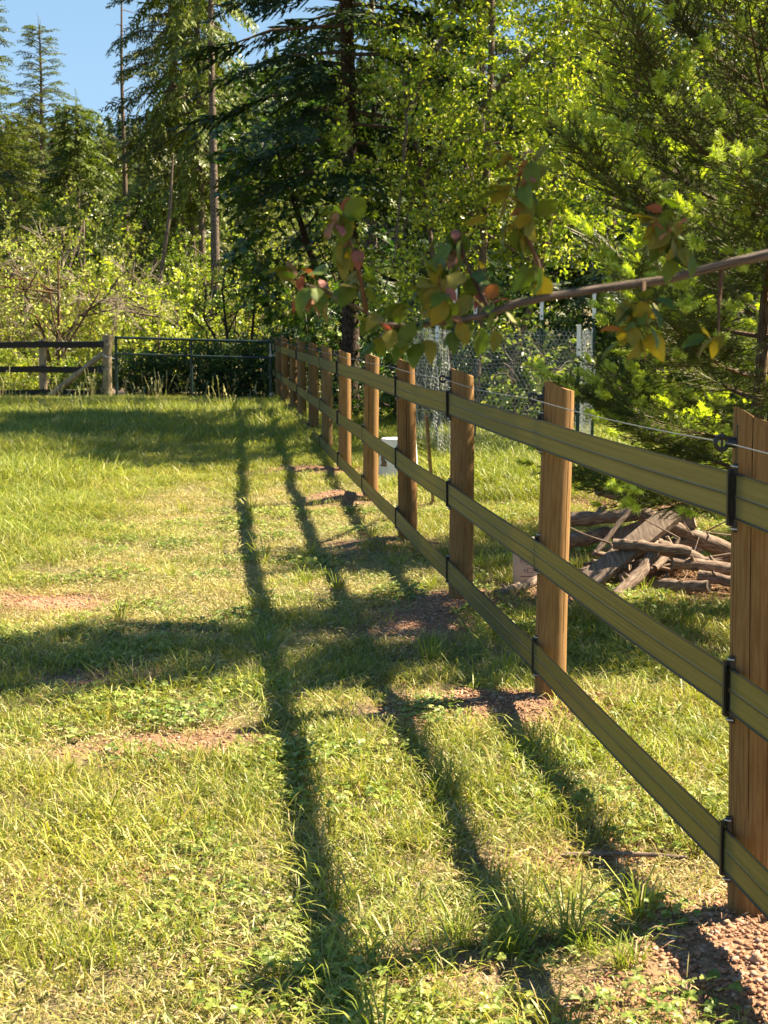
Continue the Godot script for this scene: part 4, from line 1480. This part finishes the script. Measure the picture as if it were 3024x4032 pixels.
func woodpile() -> void:
	var grp := "old logs and branches in the woodpile"
	# centre, direction, length, radius, label
	var logs := [
		[Vector3(2.3, 0.36, -8.75), Vector3(0.9, 0.1, 0.3), 0.4, 0.05, "log with a dark hollow end at the left of the woodpile top"],
		[Vector3(2.42, 0.475, -8.8), Vector3(0.85, -0.3, -0.2), 0.36, 0.036, "short knobbly log at the top of the woodpile"],
		[Vector3(2.36, 0.41, -8.45), Vector3(0.62, 0.6, -0.25), 0.62, 0.018, "thin pale pole slanting up to the peak of the woodpile"],
		[Vector3(2.68, 0.37, -8.75), Vector3(1, 0.12, 0.1), 0.34, 0.034, "pale split branch sticking out right of the woodpile peak"],
		[Vector3(2.74, 0.25, -8.5), Vector3(0.9, -0.38, 0.2), 0.62, 0.052, "long sunlit log sloping down the right flank of the woodpile"],
		[Vector3(2.42, 0.25, -8.2), Vector3(0.95, -0.08, 0.3), 0.42, 0.034, "sawn branch end pointing left at the middle of the woodpile"],
		[Vector3(2.62, 0.18, -8.2), Vector3(0.8, -0.3, 0.3), 0.34, 0.05, "stubby bark stripped log low in the woodpile"],
		[Vector3(2.3, 0.12, -8.1), Vector3(0.6, 0.42, -0.5), 0.44, 0.04, "reddish round log slanting below the weathered board"],
		[Vector3(2.76, 0.13, -8.1), Vector3(0.95, -0.12, 0.1), 0.5, 0.04, "pale broken log along the right foot of the woodpile"],
		[Vector3(2.84, 0.07, -8.0), Vector3(0.9, -0.12, 0.4), 0.42, 0.038, "lowest pale log at the right foot of the woodpile"],
		[Vector3(2.14, 0.22, -8.75), Vector3(0.9, 0.15, -0.1), 0.4, 0.05, "dark log at the left foot of the woodpile"],
		[Vector3(2.52, 0.06, -8.0), Vector3(0.6, 0.1, 0.7), 0.36, 0.045, "split chunk with a torn pale edge in front of the woodpile"],
		[Vector3(1.655, 0.045, -8.1), Vector3(0.75, 0.12, -0.62), 0.36, 0.035, "sawn pale log lying beside the printed carton"],
	]
	for q in logs:
		var p: Vector3 = q[0]
		p.y = p.y * 0.9 + gh(p.x, p.z)
		q[3] *= 0.86
		solid("log", log_mesh(q[2], q[3], q[3] * rng.randf_range(0.75, 1.0), 0.03), M.log_bark, q[4], "log", p, grp, frame(q[1], Vector3.UP))
	for i in 22:
		var a := rng.randf() * TAU
		var q := sqrt(rng.randf())
		var p := Vector3(2.5 + cos(a) * q * 0.5, 0, -8.5 + sin(a) * q * 0.32)
		var top := 0.26 * (1.0 - q * 0.75)
		p.y = gh(p.x, p.z) + rng.randf_range(0.02, maxf(0.05, top))
		var d := Vector3(cos(i * 2.1), rng.randf_range(-0.25, 0.25), sin(i * 2.1) * 0.6)
		var r := rng.randf_range(0.011, 0.03)
		solid("log", log_mesh(rng.randf_range(0.26, 0.6), r, r * 0.75, 0.04), M.log_bark, "weathered branch wood jumbled inside the woodpile", "log", p, grp, frame(d, Vector3.UP))
	# thin dead twigs
	for i in 8:
		var p := Vector3(2.45 + rng.randf_range(-0.4, 0.45), 0.24 + rng.randf_range(-0.16, 0.12), -8.4 + rng.randf_range(-0.25, 0.2))
		solid("twig", log_mesh(rng.randf_range(0.2, 0.45), 0.006, 0.003, 0.05), M.log_bark, "thin dead twig poking out of the woodpile", "twig", p, "dead twigs on the woodpile", frame(Vector3(rng.randf_range(-1, 1), rng.randf_range(-0.2, 0.5), rng.randf_range(-0.4, 0.4)), Vector3.UP))
	# boards
	var bd := MB.new()
	bd.box(Vector3.ZERO, Vector3(0.13, 0.036, 0.66))
	solid("board", bd.mesh(), M.plank, "weathered grey board leaning across the front of the woodpile", "board", Vector3(2.33, 0.22 + gh(2.33, -8.3), -8.28), "", frame(Vector3(0.75, 0.48, -0.32), Vector3(-0.3, 0.8, 0.55)))
	var b2 := MB.new()
	b2.box(Vector3.ZERO, Vector3(0.16, 0.03, 0.5))
	solid("board", b2.mesh(), M.plank, "dark board end jutting up behind the peak of the woodpile", "board", Vector3(2.55, 0.25 + gh(2.5, -8.6), -8.62), "", frame(Vector3(0.7, 0.35, 0.4), Vector3(0.1, 0.6, 0.8)))
	# stick on the lawn near the first post
	solid("stick", log_mesh(0.34, 0.009, 0.006, 0.015, 0.08), M.log_bark, "grey stick lying on the grass near the nearest post", "stick", Vector3(1.12, gh(1.12, -4.0) + 0.022, -4.0), "", frame(Vector3(1, 0.02, 0.22), Vector3.UP))


func yard_things() -> void:
	# printed carton
	var root := thing("carton", "pale printed carton standing upright beside the sawn log", "carton", Vector3(1.785, gh(1.8, -8.4) - 0.01, -8.42))
	root.rotation = Vector3(0, -0.1, 0.02)
	var b := MB.new()
	b.box(Vector3(0, 0.14, 0), Vector3(0.17, 0.28, 0.1))
	part("body", b.mesh(), M.carton, root)
	var ink := MB.new()
	var zf := 0.0512
	var dash := func(x: float, y: float, w: float, h: float) -> void: ink.box(Vector3(x, y, zf), Vector3(w, h, 0.001))
	dash.call(-0.006, 0.072, 0.094, 0.0045)
	dash.call(0.046, 0.165, 0.0055, 0.18)
	for k in 4:
		dash.call(-0.052 + k * 0.008, 0.2, 0.002, 0.1)
	for k in 9:
		for j in 3:
			dash.call(-0.018 + j * 0.02, 0.14 + k * 0.011, rng.randf_range(0.008, 0.017), 0.0022)
	for q in [[0.002, 0.117, 0.03, 0.002], [0.002, 0.093, 0.03, 0.002], [-0.013, 0.105, 0.002, 0.026], [0.017, 0.105, 0.002, 0.026], [-0.022, 0.1, 0.018, 0.002], [-0.022, 0.11, 0.018, 0.002], [-0.032, 0.105, 0.002, 0.012]]:
		dash.call(q[0], q[1], q[2], q[3])
	part("print", ink.mesh(), M.ink, root).set_meta("kind", "stuff")
	# white tub upside down
	var t := thing("tub", "white plastic tub standing upside down behind the fourth post", "tub", Vector3(1.76, gh(1.7, -14.1), -14.15))
	var tb := MB.new()
	tb.tube([Vector3(0, -0.01, 0), Vector3(0, 0.02, 0), Vector3(0, 0.022, 0), Vector3(0, 0.34, 0), Vector3(0, 0.36, 0)], [0.2, 0.2, 0.188, 0.165, 0.155], 32, Color.WHITE)
	part("body", tb.mesh(), M.white_paint, t)
	var tear := MB.new()
	for k in 9:
		var u := k / 8.0
		for s in 5:
			var a0 := PI * 0.5 + 0.75 + s * 0.1
			var r := 0.188 - 0.023 * ((0.09 + u * 0.15) / 0.32) + 0.0015
			if absf(s - 2.0 + 1.2 * sin(u * 9.0)) > 2.1:
				continue
			var y := 0.11 + u * 0.14
			var p := [Vector3(cos(a0) * r, y, sin(a0) * r), Vector3(cos(a0 + 0.1) * r, y, sin(a0 + 0.1) * r), Vector3(cos(a0 + 0.1) * r, y + 0.0175, sin(a0 + 0.1) * r), Vector3(cos(a0) * r, y + 0.0175, sin(a0) * r)]
			tear.quad(p[1], p[0], p[3], p[2], Color.WHITE)
	part("peeled_label", tear.mesh(), M.tear, t)
	# leaning stake
	var sb := MB.new()
	var foot := Vector3(1.83, gh(1.83, -12.4) - 0.03, -12.4)
	var head := Vector3(1.46, 0.86, -10.24)
	sb.box(Vector3.ZERO, Vector3(0.032, 0.018, foot.distance_to(head)))
	solid("wooden_stake", sb.mesh(), M.plank, "flat wooden stake leaning behind the fourth post", "stake", (foot + head) * 0.5, "", frame(head - foot, Vector3(0.7, 0.5, 0.5)))
	# rocks at the foot of the far fence
	for k in 9:
		var m := clod_mesh(60 + k)
		var x := -4.0 + k * 0.31 + rng.randf_range(-0.1, 0.1)
		var z := -29.45 + rng.randf_range(-0.1, 0.15)
		var s := rng.randf_range(0.07, 0.14)
		solid("rock", m, M.stone, ["first", "second", "third", "fourth", "fifth", "sixth", "seventh", "eighth", "ninth"][8 - k] + " brown rock from the gate in the row below the far fence", "rock", Vector3(x, gh(x, z) + s * 0.3, z), "rocks below the far fence", Basis(Vector3.UP, rng.randf() * TAU).scaled(Vector3(s, s * 0.7, s)))
	# clods heaped against the nearest post
	for q in [[1.45, -3.38, 0.036, "biggest earth clod leaning on the nearest post"], [1.335, -3.45, 0.02, "brown stone at the foot of the nearest post"], [1.38, -3.36, 0.016, "small earth clod before the nearest post"], [1.21, -3.22, 0.015, "round dark clod in the shade of the nearest post"], [1.02, -3.13, 0.016, "loose clod at the shadow edge near the nearest post"], [1.83, -7.75, 0.042, "round dark stone on the bare earth beside the sawn log"]]:
		solid("earth_clod", clod_mesh(int(q[2] * 9000)), M.stone_red, q[3], "clod", Vector3(q[0], gh(q[0], q[1]) + q[2] * 0.4, q[1]), "clods on the bare earth", Basis(rdir(), 1.0).scaled(Vector3.ONE * q[2]))


# ------------------------------------------------------------------ plum branch close to the camera
func plum_leaf(w: float, curl: float, cup: float) -> ArrayMesh:
	var b := MB.new()
	var rows := 9
	var at := func(i: int, s: float) -> Vector3:
		var t := float(i) / rows
		var half := w * pow(sin(PI * pow(t, 0.8)), 0.85) * (1.0 + 0.05 * (i % 2))
		return Vector3(s * half, cup * absf(s) * half - curl * t * t * 0.6 + 0.02 * sin(t * 12.0) * absf(s), t - 0.18 * curl * t * t)
	for i in rows:
		for q in [[-1.0, -0.5], [-0.5, 0.0], [0.0, 0.5], [0.5, 1.0]]:
			b.quad(at.call(i, q[0]), at.call(i + 1, q[0]), at.call(i + 1, q[1]), at.call(i, q[1]), Color.WHITE)
	b.tube([Vector3(0, 0, -0.22), Vector3(0, 0, 0.02)], [0.016, 0.013], 4, lin(1.1, .7, .5), 0.0, null, false)
	return b.mesh()


func plum() -> void:
	var root := thing("plum_tree", "blurred plum branch with green and reddish leaves reaching in from the right", "tree", Vector3(1.02, gh(1.0, -1.6), -1.6))
	var off := -root.position
	var tr := MB.new()
	tr.tube([Vector3(0, -0.1, 0), Vector3(-0.02, 0.8, 0.0), Vector3(0.0, 1.62, 0.02), Vector3(0.06, 2.3, 0.05), Vector3(0.05, 3.0, 0.1)], [0.032, 0.026, 0.021, 0.014, 0.006], 10, lin(.8, .75, .75), 0.05, rng)
	part("trunk", tr.mesh(), M.bark, root)
	var Z := -1.75
	var main := [Vector3(1.02, 1.6, -1.6), Vector3(0.82, 1.585, -1.7), Vector3(0.647, 1.541, Z), Vector3(0.593, 1.529, Z), Vector3(0.527, 1.511, Z - 0.01), Vector3(0.451, 1.502, Z), Vector3(0.387, 1.492, Z + 0.01), Vector3(0.35, 1.484, Z + 0.01), Vector3(0.323, 1.473, Z), Vector3(0.291, 1.466, Z - 0.01), Vector3(0.238, 1.459, Z - 0.02), Vector3(0.201, 1.461, Z - 0.02), Vector3(0.181, 1.476, Z - 0.02), Vector3(0.154, 1.49, Z - 0.02), Vector3(0.129, 1.5, Z - 0.01), Vector3(0.113, 1.506, Z)]
	var mr := [0.013, 0.0105, 0.0085, 0.008, 0.0075, 0.0073, 0.0072, 0.0068, 0.006, 0.005, 0.0042, 0.0038, 0.0034, 0.0028, 0.002, 0.0012]
	var rel := func(a: Array) -> Array:
		var o := []
		for p in a:
			o.append(p + off)
		return o
	var bm := MB.new()
	for k in mr.size():
		mr[k] *= 0.68
	bm.tube(rel.call(main), mr, 9, lin(.95, .95, 1.05), 0.14, rng)
	var branch := part("branch", bm.mesh(), M.bark, root)
	# side twigs: points and leaf clusters
	var twigs := [
		[Vector3(0.385, 1.492, Z), Vector3(0.372, 1.53, Z + 0.02), Vector3(0.352, 1.573, Z + 0.03), Vector3(0.345, 1.607, Z + 0.03), Vector3(0.352, 1.64, Z + 0.03)],
		[Vector3(0.323, 1.474, Z), Vector3(0.312, 1.505, Z - 0.03), Vector3(0.303, 1.53, Z - 0.05), Vector3(0.296, 1.565, Z - 0.06)],
		[Vector3(0.181, 1.476, Z), Vector3(0.172, 1.51, Z + 0.03), Vector3(0.16, 1.545, Z + 0.05), Vector3(0.148, 1.572, Z + 0.06)],
		[Vector3(0.527, 1.511, Z), Vector3(0.52, 1.545, Z + 0.03), Vector3(0.512, 1.572, Z + 0.05)],
		[Vector3(0.5, 1.508, Z), Vector3(0.492, 1.48, Z + 0.03), Vector3(0.478, 1.455, Z + 0.05)],
		[Vector3(0.27, 1.463, Z), Vector3(0.262, 1.49, Z + 0.03), Vector3(0.255, 1.515, Z + 0.05)],
		[Vector3(0.593, 1.529, Z), Vector3(0.59, 1.49, Z), Vector3(0.583, 1.45, Z + 0.02)],
	]
	for t in twigs:
		var tm := MB.new()
		var rr := []
		for k in t.size():
			rr.append(lerpf(0.0032, 0.0011, float(k) / (t.size() - 1)))
		tm.tube(rel.call(t), rr, 6, lin(.8, .6, .5))
		part("twig", tm.mesh(), M.bark, branch)
	var shapes := []
	for k in 5:
		shapes.append(plum_leaf(0.27 + 0.03 * (k % 3), 0.1 + 0.22 * k, 0.2 + 0.12 * (k % 2)))
	var leaf_mats := [plum_mat(lin(.07, .11, .015), Color(.26, .38, .03)), plum_mat(lin(.11, .15, .02), Color(.34, .46, .04)), plum_mat(lin(.2, .18, .025), Color(.46, .4, .05)), plum_mat(lin(.3, .15, .06), Color(.5, .26, .09)), plum_mat(lin(.3, .12, .09), Color(.46, .2, .14))]
	# leaf clusters: place, count, spread, share of young reddish leaves
	var clusters := [
		[main[15], 5, 0.012, 0.75], [main[14], 4, 0.012, 0.35], [main[13], 3, 0.01, 0.1], [twigs[2][3], 6, 0.012, 0.6], [twigs[2][2], 4, 0.012, 0.25], [twigs[2][1], 4, 0.012, 0.0], [main[11], 7, 0.016, 0.05], [main[10], 6, 0.018, 0.15], [twigs[5][2], 6, 0.014, 0.25], [twigs[5][1], 5, 0.014, 0.1], [main[9], 4, 0.015, 0.3],
		[twigs[1][3], 6, 0.014, 0.35], [twigs[1][2], 5, 0.015, 0.15], [twigs[1][1], 3, 0.015, 0.3], [main[8], 4, 0.014, 0.2], [twigs[0][4], 7, 0.014, 0.55], [twigs[0][3], 6, 0.015, 0.15], [twigs[0][2], 5, 0.015, 0.05], [twigs[0][1], 2, 0.01, 0.1], [twigs[3][2], 8, 0.014, 0.3], [twigs[3][1], 5, 0.014, 0.1], [twigs[4][2], 8, 0.014, 0.2], [twigs[4][1], 4, 0.012, 0.2], [twigs[6][2], 2, 0.01, 0.2],
	]
	for q in clusters:
		for i in int(q[1] * 2.3):
			var d := (rdir() + Vector3(-0.25, 0.1, 0)).normalized()
			if rng.randf() < 0.35:
				d.y = -absf(d.y) - 0.3
			var young: bool = rng.randf() < q[3] * 0.75
			var mat: Material = leaf_mats[3 + rng.randi() % 2] if young else leaf_mats[[0, 1, 1, 2, 2][rng.randi() % 5]]
			var l := rng.randf_range(0.017, 0.028) if young else rng.randf_range(0.022, 0.038)
			var p: Vector3 = q[0] + off + rdir() * q[2] + d * l * 0.2
			part("leaf", shapes[rng.randi() % 5], mat, branch, p, frame(d, (Vector3.UP + rdir() * 0.7).normalized(), rng.randf_range(-0.4, 0.4)).scaled_local(Vector3.ONE * l))
	# upper limbs and crown, mostly above and right of the view
	var tw := leaf_twig(11, 0.28, 0.05, 0.55, [lin(.06, .11, .018), lin(.1, .15, .02), lin(.2, .18, .025)])
	var s := Scatter.new()
	for k in 9:
		var a := k * 0.75 - 0.4
		var y0 := 1.75 + 0.13 * k
		var e := Vector3(0.05, y0, 0.03) + Vector3(cos(a) * 0.55, rng.randf_range(0.25, 0.6), absf(sin(a)) * 0.5)
		var lm := MB.new()
		lm.tube([Vector3(0.03, y0, 0.03), Vector3(0.03, y0 + 0.12, 0.03).lerp(e, 0.55), e], [0.009, 0.006, 0.002], 6, lin(.8, .75, .75))
		part("limb", lm.mesh(), M.bark, root)
		for j in 14:
			var w := rng.randf_range(0.3, 1.05)
			s.add(Transform3D(frame(rdir() + Vector3.UP * 0.3, Vector3.UP), Vector3(0.03, y0, 0.03).lerp(e, w) + rdir() * 0.05), Color.WHITE)
	for k in 120:
		s.add(Transform3D(frame(rdir() + Vector3.UP * 0.2, Vector3.UP), Vector3(-0.02, 2.42, -0.28) + rdir() * Vector3(0.62, 0.4, 0.42) * pow(rng.randf(), 0.4)), Color.WHITE * rng.randf_range(0.8, 1.2))
	scattered("crown", tw, M.leaf, s, root)


func plum_mat(col: Color, back: Color) -> StandardMaterial3D:
	var m := leafy(back.linear_to_srgb(), 0.55, 0.35)
	m.albedo_color = col.linear_to_srgb()
	return m


# ------------------------------------------------------------------ scene
func _ready() -> void:
	var cam := Camera3D.new()
	cam.name = "camera"
	add_child(cam)
	cam.rotation_order = EULER_ORDER_YXZ
	cam.position = Vector3(0, 1.461, 0)
	cam.rotation_degrees = Vector3(-6.889, -6.559, 0)
	var lens := CameraAttributesPhysical.new()
	lens.frustum_focal_length = 12.0 / tan(deg_to_rad(36.5 * 0.5))
	lens.frustum_near = 0.05
	lens.frustum_far = 1500.0
	lens.frustum_focus_distance = 5.2
	lens.exposure_aperture = 9.0
	cam.fov = 36.5
	cam.near = 0.05
	cam.far = 1500.0
	cam.attributes = lens
	cam.current = true

	var env := Environment.new()
	var sky_mat := ProceduralSkyMaterial.new()
	sky_mat.sky_top_color = Color(0.036, 0.078, 0.15).linear_to_srgb()
	sky_mat.sky_horizon_color = Color(0.125, 0.19, 0.245).linear_to_srgb()
	sky_mat.sky_curve = 0.2
	sky_mat.ground_horizon_color = Color(0.4, 0.42, 0.36)
	sky_mat.ground_bottom_color = Color(0.16, 0.18, 0.1)
	sky_mat.sun_angle_max = 12.0
	var sky := Sky.new()
	sky.sky_material = sky_mat
	env.background_mode = Environment.BG_SKY
	env.sky = sky
	env.background_energy_multiplier = 1.0
	env.tonemap_mode = Environment.TONE_MAPPER_LINEAR
	env.tonemap_exposure = 4.7
	env.sdfgi_enabled = true
	env.ssao_enabled = true
	env.ssil_enabled = true
	var we := WorldEnvironment.new()
	we.name = "environment"
	we.environment = env
	add_child(we)

	var sun := DirectionalLight3D.new()
	sun.name = "sun"
	add_child(sun)
	sun.basis = Basis.looking_at(-SUN_FROM, Vector3.UP)
	sun.light_color = Color(1.0, 0.94, 0.82)
	sun.light_energy = 1.6
	sun.light_angular_distance = 0.55
	sun.shadow_enabled = true

	rng.seed = 20240611
	lump.seed = 3
	lump.frequency = 0.55
	fine.seed = 8
	fine.frequency = 0.7
	make_materials()
	M.shaded_tape = plain(Color.WHITE, 0.5, 0.4)  # tape for the far rails, whose shade is painted in by vertex colour
	M.shaded_tape.vertex_color_use_as_albedo = true
	M.stone_red = textured(noise_tex(0.02, [lin(.2, .11, .07), lin(.33, .2, .13), lin(.42, .28, .2)], [0.2, 0.5, 0.8], 256, 25, 5), null, Vector3(6, 6, 6), 0.95, true, true)

	ground()
	hill()
	main_fence()
	far_fence()
	gate()
	woods()
	cage()
	woodpile()
	yard_things()
	plum()
	soil_clods()
	grass()
